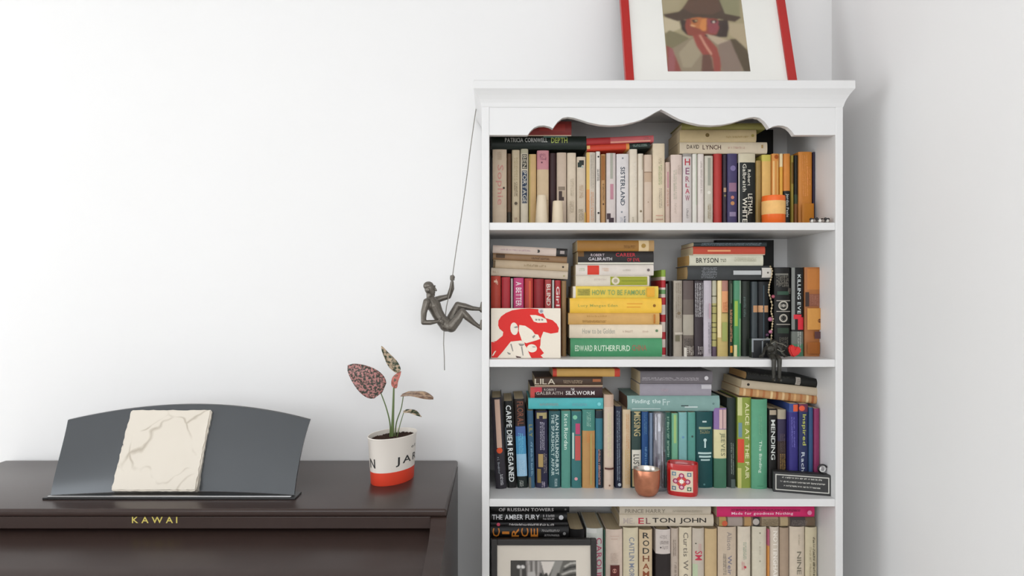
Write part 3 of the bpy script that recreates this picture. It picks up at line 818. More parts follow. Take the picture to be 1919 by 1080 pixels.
v(1497.5, 1515.5, 757.5, '#27305a', 'navy paperback with yellow green title and red top', D=1.83, bands=[(0, .09, '#6a2f4a')], marks=[('T', 'Inspired', .12, .48, .5, .5, '#b4b85a'), ('T', 'Rachel', .56, .86, .4, .36, '#c2c8d0'), ('D', .3, .05, .3, '#d8583c')])
v(1516, 1525, 764, '#2f4f78', 'slim denim blue book', D=1.83)
v(1525.5, 1537, 766, '#8a2f5c', 'slim magenta book pressed to the end panel', D=1.83, marks=[])
stack(3, D3, 1010, 767.3, 0, [
    (990, 1130.5, 21, '#44b4b8', 'turquoise paperback with faint pink print, lying flat', dict(dep=.14, marks=[('G', .15, .4, .45, .25, '#a09a98'), ('G', .58, .78, .45, .25, '#7fa0b0'), ('D', .5, .94, .16, '#7fd0d4')])),
    (994, 1129, 22, '#3a2224', 'dark maroon paperback with red corner and white title, lying flat', dict(dep=.14, marks=[('R', 0, .95, 0, .06, '#c04a44'), ('R', .5, .95, .06, .16, '#c43a48'), ('T', 'ROBERT', .19, .36, .72, .2, '#b8aca4'), ('T', 'GALBRAITH', .08, .45, .42, .28, '#b8aca4'), ('T', 'THE', .56, .61, .74, .2, '#ded6d4'), ('T', 'SILKWORM', .49, .89, .44, .34, '#e4dedc'), ('R', .92, 1, 0, 1, '#a88a7c')])),
    (1002, 1129.5, 17.5, '#4a3628', 'brown paperback with white capitals and a cream lower edge, lying flat', dict(dep=.14, marks=[('T', 'LILA', .0, .3, .52, .6, '#d4c8b4'), ('G', .42, .7, .5, .4, '#b09a80'), ('R', 0, .14, 0, 1, '#c9b49a'), ('R', .5, .8, .85, .97, '#a5623c')])),
])
# a book lying with its page edges out
R4 = stack(3, D3 + .005, 1040, 706.6, 0, [
    (1036, 1162, 15, '#d4a44e', 'gold book with bright red ends, topmost lying under the board', dict(dep=.13, bands=[(0, .06, '#d0402a'), (.92, 1, '#d0402a')], marks=[]))])
stack(3, D3, 1200, 771.6, 0, [
    (1176, 1349, 29.5, '#7fa39d', 'grey teal hardback with white title, lying flat', dict(hb=True, dep=.15, pages='#8a6a58', marks=[('T', 'Finding the', .05, .36, .62, .34, '#d0e0dc'), ('T', 'Fr', .38, .46, .6, .4, '#b8ccc8'), ('R', .14, .2, .05, .36, '#c4d4d0'), ('R', .25, .32, .62, .76, '#d4dedc'), ('R', .33, .4, .58, .66, '#3a4a4a'), ('D', .5, .93, .07, '#62807c')])),
    (1199, 1333, 22, '#9a949e', 'lavender grey book lying under the title lettered grey one', dict(dep=.13, marks=[('G', .3, .4, .5, .25, '#b09aa4'), ('R', .6, .95, .86, 1, '#c4c0c4')])),
    (1200, 1335.5, 24, '#716b70', 'dark grey book with white capitals, topmost lying beside the gold one', dict(dep=.13, marks=[('G', .02, .8, .42, .3, '#b4aeb2'), ('D', .5, .9, .16, '#d4d0d2')]))])
stack(3, D3, 1390, 742.4, 6.2, [
    (1385, 1531, 15, '#c08d56', 'tan orange paperback with striped edge, lying tilted on standing books', dict(dep=.15, marks=[('R', 0, 1, a, a + .03, c) for a, c in zip([.05, .14, .22, .3, .4, .47, .55, .63, .7, .78, .86, .93], ['#d8b88a', '#a86a3c', '#d4a874', '#b4764a', '#dcc090', '#a0623a'] * 2)])),
    (1387, 1531, 15.5, '#bfae94', 'beige paperback with a dark spot, lying tilted', dict(dep=.15, marks=[('D', .5, .09, .17, '#2f261e')])),
    (1395, 1531.5, 16.5, '#1d1d1b', 'black hardback with a white label, topmost of the tilted ones', dict(dep=.15, hb=True, pages='#c49a64', marks=[('R', .08, .95, .68, .745, '#b8b0a6'), ('G', .02, .6, .8, .2, '#4a4a46'), ('G', .69, .74, .5, .6, '#6a625a')]))], dep=.14)

# ---- fourth shelf
D4 = 1.84
v = lambda x0, x1, yt, col, label, **k: V(4, x0, x1, yt, col, label, k.pop('D', D4), k.pop('dep', .15), hb=k.pop('hb', True), **k)
for i, xx in enumerate((920, 969, 1018)):
    v(xx, xx + 47, 1011.5, ['#2b2826', '#20242a', '#332522'][i],
      ['charcoal', 'dark slate', 'dark brown'][i] + ' hardback hidden behind the black framed photograph', D=1.835)
v(1067, 1096.5, 993, '#161414', 'plain black hardback beside the pale grey green one')
v(1099, 1131, 991, '#c2c4bc', 'pale grey green hardback with pink lettering beside the black frame', marks=[('T', 'CAROLINE', .1, .62, .75, .34, '#b5526c'), ('R', 0, .6, 0, .05, '#d2d2cc')])
v(1131.5, 1134.5, 994, '#2f5a48', 'very thin green book beside the pale grey green one', hb=False)
v(1135, 1167.5, 993, '#d2bdac', 'pinkish cream hardback with a dark red square', marks=[('R', .25, .8, .07, .075, '#c4a494'), ('R', .3, .7, .1, .105, '#b89684'), ('G', .25, .36, .5, .45, '#b7a394'), ('R', .25, .8, .38, .52, '#5a2a26'), ('D', .5, .44, .13, '#c08a7c')])
v(1168, 1197, 990, '#d4c7a8', 'cream hardback with grey vertical capitals', marks=[('T', 'CAITLIN MORAN', .1, .62, .55, .36, '#7f8494')])
v(1198, 1223.5, 993.5, '#d0b893', 'tan cream hardback with stacked dark capitals', marks=[('S', 'ROD', .02, .27, .5, .5, '#3c3a38'), ('S', 'H', .27, .355, .5, .5, '#7c4a34'), ('S', 'AM', .355, .52, .5, .5, '#8a4a30')])
v(1229, 1257.5, 993, '#2e2726', 'dark hardback with a white upper panel', bands=[(0, .265, '#d0c4bc')], marks=[('G', .06, .1, .5, .5, '#8f8480'), ('G', .12, .16, .55, .6, '#7a706c'), ('D', .3, .19, .05, '#3a3230'), ('G', .17, .21, .6, .4, '#8f8480')])
v(1258, 1272.5, 991, '#bfae9e', 'slim grey cream hardback', marks=[('G', .12, .3, .4, .4, '#7a6c60'), ('G', .35, .5, .5, .3, '#8a7c70')])
v(1273, 1297.5, 989.5, '#d8caae', 'cream hardback with grey stacked style lettering', marks=[('T', 'Curtis W Cd', .05, .6, .5, .4, '#7f766a')])
v(1298, 1321, 991, '#c6b9a8', 'greyish cream hardback with red figures', marks=[('T', 'SM', .24, .34, .5, .6, '#c03a50'), ('G', .16, .24, .6, .3, '#cf9a98'), ('D', .25, .16, .06, '#5a5a50'), ('R', 0, .4, .38, .6, '#b8c4a4')])
v(1321.5, 1345, 992, '#c8ab7c', 'plain tan hardback without lettering', marks=[])
v(1346, 1381, 988.5, '#c8b49c', 'wide beige hardback with long grey script', marks=[('T', 'Alison', .05, .24, .6, .26, '#9a8f88'), ('T', 'Weir', .3, .5, .62, .24, '#7c7888'), ('G', .28, .5, .34, .18, '#6a665e')])
v(1383.5, 1408, 988, '#d6c9b4', 'cream hardback with pale green title and red star', marks=[('G', .16, .34, .5, .3, '#9cae98'), ('D', .5, .42, .1, '#c03a48'), ('G', .36, .45, .35, .25, '#c87a80')])
v(1410.5, 1438, 988, '#cfc6b0', 'pale stone hardback with tiny dots', marks=[('D', .5, .065, .06, '#8f8a78'), ('D', .5, .36, .06, '#a09a86'), ('G', .15, .3, .5, .14, '#b8b09c')])
v(1438.5, 1443, 992, '#cf8a3c', 'very thin orange and pink book', hb=False, bands=[(0, .18, '#b45a70')])
v(1443.5, 1461.5, 988.5, '#d2c4b2', 'narrow cream hardback with white embossed capitals', marks=[('T', 'NOTTINGHAM', .04, .55, .55, .5, '#eee6dc')])
v(1462, 1480, 990, '#a8917a', 'darker taupe hardback between cream ones')
v(1480.5, 1509.5, 988, '#d0c0aa', 'wide cream hardback with tall grey capitals', marks=[('T', 'NINE', .26, .5, .6, .3, '#7f7868'), ('G', .08, .2, .6, .12, '#b0a490')])
v(1510, 1533, 989, '#cabd9c', 'yellowish cream hardback next to the end panel with slanted print', marks=[('G', .1, .55, .68, .2, '#5a5240'), ('G', .2, .55, .35, .16, '#a89c80')])
stack(4, D4 - .01, 960, 1010.6, 0, [
    (919.5, 1066, 23.5, '#141213', 'black hardback with large orange letters, lying flat', dict(hb=True, dep=.15, marks=[('S', 'CIRCE', .01, .62, .5, .7, '#c87a2c'), ('G', .65, .88, .68, .22, '#a8a4a2'), ('G', .68, .88, .34, .22, '#a8a4a2'), ('D', .5, .94, .12, '#7a7878')])),
    (919.5, 1064, 8.5, '#181617', 'thin black book with one line of small white print, lying flat', dict(dep=.15, marks=[('G', .22, .82, .45, .5, '#c4c0be'), ('D', .5, .1, .4, '#c04a60')])),
    (919.5, 1063, 17, '#161515', 'black hardback with white serif style capitals, lying flat', dict(hb=True, dep=.15, marks=[('T', 'THE AMBER FURY', .02, .64, .52, .56, '#d0d0d2'), ('G', .68, .83, .68, .25, '#a09c9c'), ('G', .68, .83, .36, .25, '#a09c9c'), ('D', .5, .92, .26, '#c8c8ca')])),
    (920, 1067, 16, '#121112', 'black hardback with white capitals, topmost under the shelf board', dict(hb=True, dep=.15, marks=[('T', 'OF RUSSIAN TOWERS', .1, .8, .36, .42, '#c4c0c0'), ('D', .4, .95, .12, '#6a6868')]))])
stack(4, D4, 1250, 987.8, 0, [
    (1161, 1337.5, 22, '#d2c4ae', 'cream hardback with large black and red capitals, lying flat', dict(hb=True, dep=.15, marks=[('T', 'ME.', .04, .16, .5, .5, '#b8aaa0'), ('T', 'E', .2, .26, .5, .52, '#c0384c'), ('T', 'L', .28, .33, .5, .52, '#7a5a58'), ('T', 'TON JOHN', .35, .92, .5, .52, '#2c2622')])),
    (1161, 1332.5, 19, '#c9bca8', 'grey cream hardback with grey capitals, lying under the shelf board', dict(hb=True, dep=.15, marks=[('T', 'PRINCE HARRY', .06, .5, .4, .4, '#8d8474'), ('G', .58, .9, .42, .3, '#a89e8c')]))])
stack(4, D4, 1430, 987.2, 0, [
    (1346, 1527.5, 17.5, '#6d5a44', 'brown paperback with a crowded multicoloured pattern, lying flat', dict(dep=.15, bands=[(.01, .08, '#b89a54'), (.1, .25, '#a4948a'), (.27, .34, '#b08a54'), (.36, .43, '#3a3836'), (.45, .62, '#a08e70'), (.64, .72, '#b09a72'), (.74, .9, '#4a4240')], marks=[('D', .5, .39, .35, '#b4aca4'), ('G', .45, .62, .5, .8, '#6a5a44'), ('G', .74, .9, .5, .7, '#7a706a'), ('D', .5, .05, .3, '#c05a3c')])),
    (1343.5, 1526.5, 21.5, '#d81a68', 'shocking pink paperback with white and maroon titles, lying flat', dict(dep=.15, marks=[('T', 'Made for goodness Nothing', .15, .78, .3, .3, '#f0cfdc'), ('G', .14, .84, .66, .3, '#6a1238'), ('D', .5, .93, .2, '#e08aac')]))])

# ---------------------------------------------------------------- piano
PT = EYE - 0.494                               # height of the piano top
PXR = X(858, 2.045)                            # right end
PXC = -0.783                                   # middle (brand lettering)
PXL = 2 * PXC - PXR
PF = 1.58                                      # front edge of the top
PBK = 2.045
M_piano = mat('#382b27', 0.28, 0, 0.08, 25, 0, 0.0, 1.0, 0.32)
M_black = mat('#1b1a1a', 0.35, 0, 0.05, 20)
M_rest = mat('#54575a', 0.26, 0.45, 0.04, 12, 0, 0, 1.0)
M_steel = mat('#b9b9b9', 0.3, 0.9, 0.03, 30)
M_gold = mat('#d9c96a', 0.35, 0.35, 0.03, 30)
piano = thing('digital_piano', 'dark brown upright digital piano with closed key cover and curved music rest', 'piano', (PXC, 1.8, 0))


def piano_part(name, fn, **kw):
    b = MB()
    fn(b)
    b.v = [(x - PXC, y - 1.8, z) for x, y, z in b.v]
    return b.build(name, piano, **kw)


SP = 0.036                                      # side panel thickness
piano_part('top_lid', lambda b: b.bevbox(PXL, PXR, PF, PBK, PT - .018, PT, M_piano, .006, 4), smooth=True, autos=35)
fascia_o = piano_part('front_fascia', lambda b: b.bevbox(PXL + SP + .0005, PXR - SP - .0005, PF + .004, PF + .022, PT - .046, PT - .0185, M_piano, .0015))
# side panels: flat top at the back that sweeps down in front into the arm beside the keys
side = [(PBK - .001, 0.0), (PBK - .001, PT - .0185)]
side += [(PF + .004, PT - .0185), (PF - .001, PT - .021), (PF - .007, PT - .026), (PF - .014, PT - .034),
         (PF - .03, PT - .046), (PF - .05, PT - .055), (PF - .12, PT - .066), (PF - .2, PT - .075), (PF - .225, PT - .082),
         (PF - .232, PT - .1), (PF - .228, PT - .2), (PF - .2, PT - .235), (1.72, PT - .245), (1.72, 0.0)]
for a in (PXL, PXR - SP):
    piano_part('side_panel', lambda b: b.prism(side, 'x', a, a + SP, M_piano), smooth=True, autos=30)
cov = [(PF + .05, PT - .052), (PF - .01, PT - .056), (PF - .14, PT - .077), (PF - .185, PT - .088), (PF - .2, PT - .1),
       (PF - .2, PT - .125), (PF + .05, PT - .125)]
piano_part('key_cover', lambda b: b.prism(cov, 'x', PXL + SP + .001, PXR - SP - .001, M_piano), smooth=True, autos=30)
piano_part('key_bed', lambda b: b.bevbox(PXL + SP + .001, PXR - SP - .001, PF - .205, PBK - .05, PT - .2, PT - .1255, M_piano, .003))
piano_part('inner_case', lambda b: b.box(PXL + SP + .001, PXR - SP - .001, PF + .055, PBK - .05, PT - .125, PT - .0185, M_piano))
piano_part('back_board', lambda b: b.box(PXL + SP + .001, PXR - SP - .001, PBK - .045, PBK - .02, .12, PT - .02, M_piano))
rail_o = piano_part('pedal_rail', lambda b: b.bevbox(PXL + SP + .001, PXR - SP - .001, 1.86, 1.9, .06, .2, M_piano, .004))
for k in range(3):
    piano_part('pedal', lambda b: b.bevbox(PXC - .09 + k * .075, PXC - .06 + k * .075, 1.76, 1.858, .07, .082, M_gold, .004))

# music rest: a bowed panel with an arched top, leaning back, standing in a slim ledge
RB, RT_ = 1.705, 1.80
rx = X(559, 1.705) - PXC                        # half width at the foot
b = MB()
cols, rows_ = 28, 10
front, back = [], []
for j in range(rows_ + 1):
    q = j / rows_
    for i in range(cols + 1):
        u = -1 + 2 * i / cols
        hw = rx + .004 * q + .010 * q ** 3
        x = u * hw
        ht = 0.165 + 0.034 * (1 - abs(u) ** 2.0)
        y = RB + .09 * q ** 1.25 - 0.034 * (u * u)
        z = PT + .006 + ht * q
        front.append((x, y - 1.8, z))
        back.append((x, y - 1.8 + .007, z + .001))
b.v = front + back
n1 = len(front)
W = cols + 1
k0 = b.mi(M_rest)
k1 = b.mi(M_black)
for j in range(rows_):
    for i in range(cols):
        a = j * W + i
        b.f += [[a, a + 1, a + W + 1, a + W], [n1 + a + 1, n1 + a, n1 + a + W, n1 + a + W + 1]]
        b.m += [k0, k1]
for i in range(cols):
    a = rows_ * W + i
    b.f += [[a, a + 1, n1 + a + 1, n1 + a], [i + 1, i, n1 + i, n1 + i + 1]]
    b.m += [k1, k1]
for j in range(rows_):
    for i in (0, cols):
        a = j * W + i
        b.f.append([a, a + W, n1 + a + W, n1 + a])
        b.m.append(k1)
b.build('music_rest', piano, smooth=True, autos=40)
lx = X(562, 1.69)
piano_part('rest_ledge', lambda b: b.bevbox(2 * PXC - lx, lx, 1.652, 1.705, PT, PT + .005, M_black, .001))
piano_part('ledge_rail', lambda b: b.bevbox(2 * PXC - X(546, 1.657), X(546, 1.657), 1.654, 1.660, PT + .005, PT + .0085, M_steel, .001))
tv, tf, asp = text_shape('KAWAI', 0.30)
b = MB()
lw, lh = .104, .0145
zc = Z(976, PF) - lh / 2
b.add([(-lw / 2 + q[0] * lw, PF + .0037 - 1.8, zc + q[1] * lh) for q in tv], tf, M_gold)
o = b.build('brand_lettering', fascia_o, recalc=False)
o['label'] = 'gold capital letters on the front fascia'

# ---------------------------------------------------------------- stone tile on the music rest
def stone_mat():
    m = bpy.data.materials.new('veined_stone')
    m.use_nodes = True
    nt = m.node_tree
    bs = nt.nodes['Principled BSDF']
    bs.inputs['Roughness'].default_value = 0.7
    tc = nt.nodes.new('ShaderNodeTexCoord')
    nz = nt.nodes.new('ShaderNodeTexNoise')
    nz.inputs['Scale'].default_value = 7
    nz.inputs['Detail'].default_value = 3
    mp = nt.nodes.new('ShaderNodeMix')
    mp.data_type = 'RGBA'
    mp.inputs[0].default_value = 0.12
    vo = nt.nodes.new('ShaderNodeTexVoronoi')
    vo.feature = 'DISTANCE_TO_EDGE'
    vo.inputs['Scale'].default_value = 9
    cr = nt.nodes.new('ShaderNodeValToRGB')
    cr.color_ramp.elements[0].position = 0.0
    cr.color_ramp.elements[0].color = (0.47, 0.41, 0.33, 1)
    cr.color_ramp.elements[1].position = 0.035
    cr.color_ramp.elements[1].color = (0.70, 0.64, 0.55, 1)
    n2 = nt.nodes.new('ShaderNodeTexNoise')
    n2.inputs['Scale'].default_value = 14
    mk = nt.nodes.new('ShaderNodeValToRGB')
    mk.color_ramp.elements[0].position = .45
    mk.color_ramp.elements[1].position = .62
    m2 = nt.nodes.new('ShaderNodeMix')
    m2.data_type = 'RGBA'
    m2.inputs[6].default_value = (0.71, 0.65, 0.56, 1)
    nt.links.new(tc.outputs['Object'], nz.inputs['Vector'])
    nt.links.new(tc.outputs['Object'], mp.inputs[6])
    nt.links.new(nz.outputs['Color'], mp.inputs[7])
    nt.links.new(mp.outputs[2], vo.inputs['Vector'])
    nt.links.new(vo.outputs['Distance'], cr.inputs[0])
    nt.links.new(tc.outputs['Object'], n2.inputs['Vector'])
    nt.links.new(n2.outputs['Fac'], mk.inputs[0])
    nt.links.new(mk.outputs[0], m2.inputs[0])
    nt.links.new(cr.outputs[0], m2.inputs[7])
    nt.links.new(m2.outputs[2], bs.inputs['Base Color'])
    bp = nt.nodes.new('ShaderNodeBump')
    bp.inputs['Strength'].default_value = 0.4
    bp.inputs['Distance'].default_value = 0.002
    nt.links.new(cr.outputs[0], bp.inputs['Height'])
    nt.links.new(bp.outputs[0], bs.inputs['Normal'])
    return m


random.seed(3)
bm = bmesh.new()
TW, TH, TT = .208, .205, .026
bmesh.ops.create_cube(bm, size=1)
for q in bm.verts:
    q.co = Vector((q.co.x * TW, q.co.y * TT, (q.co.z + .5) * TH))
bmesh.ops.bevel(bm, geom=list(bm.edges), offset=.003, segments=2, affect='EDGES')
bmesh.ops.subdivide_edges(bm, edges=[e for e in bm.edges if e.calc_length() > .05], cuts=22, use_grid_fill=True)
for q in bm.verts:
    edge = min(TW / 2 - abs(q.co.x), q.co.z, TH - q.co.z)
    if edge < .008:
        q.co += Vector((random.uniform(-1, 1), random.uniform(-1, 1), random.uniform(-.3, 1))) * .0011
b = MB()
b.addbm(bm, stone_mat())
tile = b.build('stone_tile', smooth=True, autos=50)
tile.location = (X(206, 1.682) + TW / 2, 1.682 + TT / 2, PT + .006)
tile.rotation_euler = (math.radians(-27.5), 0, 0)
tag(tile, 'cream veined rough edged stone tile leaning on the piano music rest', 'stone tile')

# ---------------------------------------------------------------- potted plant
def leaf_mat(c0, c1, sc, p0=.44, p1=.56):
    m = bpy.data.materials.new('spotted_leaf')
    m.use_nodes = True
    nt = m.node_tree
    bs = nt.nodes['Principled BSDF']
    bs.inputs['Roughness'].default_value = 0.45
    tc = nt.nodes.new('ShaderNodeTexCoord')
    nz = nt.nodes.new('ShaderNodeTexNoise')
    nz.inputs['Scale'].default_value = sc
    nz.inputs['Detail'].default_value = 1.5
    cr = nt.nodes.new('ShaderNodeValToRGB')
    cr.color_ramp.interpolation = 'LINEAR'
    el = cr.color_ramp.elements
    el[0].position, el[0].color = p0, (*lin(c0), 1)
    el[1].position, el[1].color = p1, (*lin(c1), 1)
    nt.links.new(tc.outputs['Object'], nz.inputs['Vector'])
    nt.links.new(nz.outputs['Fac'], cr.inputs[0])
    nt.links.new(cr.outputs[0], bs.inputs['Base Color'])
    return m


M_pot = mat('#ece4da', 0.4, 0, 0.01, 20)
M_band = mat('#e5472f', 0.4, 0, 0.02, 20)
M_soil = mat('#3a261c', 0.95, 0, 0.5, 120, 1.0)
M_stem = mat('#5f7040', 0.5, 0, 0.2, 60)
M_leaf = leaf_mat('#2c3328', '#b87f7a', 190, .42, .6)
M_leafbrown = leaf_mat('#6a4a38', '#b89878', 90, .35, .65)
M_leafpale = leaf_mat('#33402c', '#c2ab90', 120, .40, .58)
M_leafpink = leaf_mat('#5a4a3a', '#b8685c', 110, .36, .5)
PD = 1.835
pc = Vector((X(736, PD), PD, PT))
plant = thing('potted_plant', 'small spotted pink leaved plant in an oval white and red lettered tin', 'plant', pc)
PA, PB, PYAW = .085, .053, math.radians(64)
prof = [(.86, 0.0), (.875, .002), (.90, .034), (.9005, .0345), (.985, .118), (1.0, .1195), (1.01, .121), (1.0, .1225), (.97, .122),
        (.93, .10), (.90, .09)]
b = MB()
b.lathe(prof, (0, 0, 0), [M_band, M_band, M_pot, M_pot, M_pot, M_pot, M_pot, M_pot, M_pot, M_pot], 48, PA, PB, PYAW)
tin_o = b.build('tin_pot', plant, smooth=True, autos=45)
b = MB()
random.seed(5)
bm = bmesh.new()
bmesh.ops.create_circle(bm, cap_ends=True, radius=1, segments=36)
bmesh.ops.subdivide_edges(bm, edges=list(bm.edges), cuts=1)
bmesh.ops.poke(bm, faces=list(bm.faces))
for _ in range(2):
    bmesh.ops.subdivide_edges(bm, edges=list(bm.edges), cuts=1, use_grid_fill=True)
ca, sa = math.cos(PYAW), math.sin(PYAW)
for q in bm.verts:
    x, y = q.co.x * PA * .92, q.co.y * PB * .92
    q.co = Vector((x * ca - y * sa, x * sa + y * ca, .110 + random.uniform(-.003, .003)))
b.addbm(bm, M_soil)
b.build('soil', plant)


def pot_point(ang, z):
    """point on the outside of the oval tin; ang measured on the ellipse"""
    r = .9005 + (.985 - .9005) * max(0, z - .0345) / .0835 if z > .0345 else .9
    x, y = PA * (r + .008) * math.cos(ang), PB * (r + .008) * math.sin(ang)
    return Vector((x * ca - y * sa, x * sa + y * ca, z))


def pot_ang(px, z):
    best = None
    for k in range(720):
        a = 2 * math.pi * k / 720
        p = pot_point(a, z) + pc
        nx, ny = math.cos(a) / PA, math.sin(a) / PB
        if (nx * sa + ny * ca) > 0:
            continue
        e = abs(PX + p.x / p.y * F - px)
        if best is None or e < best[0]:
            best = (e, a)
    return best[1]


def pot_text(txt, px0, px1, z0, z1, m, name):
    tv, tf, asp = text_shape(txt, .2)
    a0, a1 = pot_ang(px0, (z0 + z1) / 2), pot_ang(px1, (z0 + z1) / 2)
    if a1 < a0:
        a1 += 2 * math.pi
    if a1 - a0 > math.pi:
        a0 += 2 * math.pi
    b = MB()
    b.add([pot_point(a0 + (a1 - a0) * q[0], z0 + (z1 - z0) * q[1]) for q in tv], tf, m)
    b.build(name, tin_o, recalc=False)


M_ink = mat('#262626', 0.5, 0, 0, 10)
pot_text('N', 694, 703, .046, .070, M_ink, 'pot_lettering')
pot_text('JAR', 742, 778, .046, .071, M_ink, 'pot_lettering')
pot_text('of', 771, 778, .086, .094, M_ink, 'pot_lettering')


def PP(px, py, dd=0.0):
    return Vector((X(px, PD + dd), PD + dd, Z(py, PD + dd))) - pc


def stem(pts, r0, r1, name='stalk', m=None):
    P = [PP(*p) for p in pts]
    # smooth by Catmull-Rom
    Q = []
    E = [P[0]] + P + [P[-1]]
    for i in range(1, len(E) - 2):
        for k in range(6):
            t = k / 6
            p0, p1, p2, p3 = E[i - 1], E[i], E[i + 1], E[i + 2]
            Q.append(0.5 * ((2 * p1) + (p2 - p0) * t + (2 * p0 - 5 * p1 + 4 * p2 - p3) * t * t + (3 * p1 - p0 - 3 * p2 + p3) * t ** 3))
    Q.append(P[-1])
    b = MB()
    b.tube(Q, [r0 + (r1 - r0) * i / (len(Q) - 1) for i in range(len(Q))], m or M_stem, 8)
    b.build(name, plant, smooth=True)


def leaf(base, tip, width, nrm, m, curl=0.15, fold=0.15, name='leaf', sharp=1.0):
    """blade from base to tip (pixel, pixel, depth), width in metres, face normal nrm"""
    A, T = PP(*base), PP(*tip)
    d = T - A
    L = d.length
    d.normalize()
    nrm = Vector(nrm)
    nrm = (nrm - d * nrm.dot(d)).normalized()
    s = d.cross(nrm)
    N, K = 16, 8
    vs_, fs = [], []
    for i in range(N + 1):
        q = i / N
        w = width / 2 * (math.sin(math.pi * min(1, q ** .62)) ** (.72 * sharp)) if 0 < q < 1 else 0.0
        w = max(w, .0004)
        bend = curl * L * math.sin(math.pi * q)
        for k in range(K + 1):
            u = -1 + 2 * k / K
            vs_.append(A + d * (L * q) + s * (u * w) + nrm * (bend + abs(u) * w * fold + .0012 * math.sin(9 * q + 4 * u)))
    for i in range(N):
        for k in range(K):
            a = i * (K + 1) + k
            fs.append((a, a + 1, a + K + 2, a + K + 1))
    b = MB()
    b.add(vs_, fs, m)
    o = b.build(name, plant, smooth=True)
    md = o.modifiers.new('thickness', 'SOLIDIFY')
    md.thickness = .0007
    return o


stem([(735, 822, .01), (736, 790, .005), (737, 760, 0), (738, 727, -.003)], .0045, .0022)
stem([(731, 820, .008), (731, 795, .004), (724, 765, 0), (713, 735, -.004)], .0022, .0014)
stem([(740, 820, .012), (743, 792, .012), (752, 765, .01), (756, 740, .01)], .0018, .0012)
stem([(744, 820, .0), (750, 795, -.004), (757, 772, -.008)], .0014, .001)
leaf((716, 736, -.004), (652, 685, -.02), .074, (.1, -1, .35), M_leaf, .05, .12, sharp=.8)
leaf((747, 700, 0), (715, 649, .008), .034, (.9, -.7, .3), M_leafpale, -.10, .5)
leaf((739, 728, -.004), (751, 696, -.004), .026, (-.6, -.8, .1), M_leafpink, .10, .3)
leaf((754, 739, .015), (812, 748, -.02), .056, (.05, -.16, 1), M_leafbrown, .06, .06, sharp=.55)
leaf((756, 771, -.008), (790, 781, -.025), .024, (.1, -.35, 1), M_leafpale, .08, .2)

# ---------------------------------------------------------------- climbing figurine on its rope
def blob_mesh(parts, voxel, m, name, parent, smooth_it=2):
    """one continuous surface from tapered limbs and ellipsoids"""
    b = MB()
    for p in parts:
        if p[0] == 'L':
            pts, rr = p[1], p[2]
            for (a, ra), (c, rc) in zip(zip(pts[:-1], rr[:-1]), zip(pts[1:], rr[1:])):
                b.tube([a + (c - a) * (k / 4) for k in range(5)], [ra + (rc - ra) * (k / 4) for k in range(5)], m, 12)
            for a, ra in zip(pts, rr):
                b.sphere(a, ra, m, 12, 8)
        else:
            b.sphere(p[1], p[2], m, 16, 10, p[3] if len(p) > 3 else None)
    o = b.build(name, parent, recalc=False)
    md = o.modifiers.new('union', 'REMESH')
    md.mode = 'VOXEL'
    md.voxel_size = voxel
    sm = o.modifiers.new('soften', 'SMOOTH')
    sm.iterations = smooth_it
    sm.factor = 0.5
    bpy.context.view_layer.update()
    me = bpy.data.meshes.new_from_object(o.evaluated_get(bpy.context.evaluated_depsgraph_get()))
    o.modifiers.clear()
    old = o.data
    o.data = me
    bpy.data.meshes.remove(old)
    me.name = name
    if not me.materials:
        me.materials.append(m)
    me.polygons.foreach_set('material_index', [0] * len(me.polygons))
    me.polygons.foreach_set('use_smooth', [True] * len(me.polygons))
    return o


CD = 1.92
M_bronze = mat('#6a645c', 0.38, 0.55, 0.35, 160, 0.35)
clr = thing('climber_figurine', 'dark bronze abseiling man figurine hanging on a rope beside the bookcase', 'figurine', (X(825, CD), CD, Z(612, CD)))
c0 = clr.location.copy()


def CP(px, py, dd=0.0):
    return Vector((X(px, CD), CD, Z(py, CD))) - c0 + Vector((0, dd, 0))


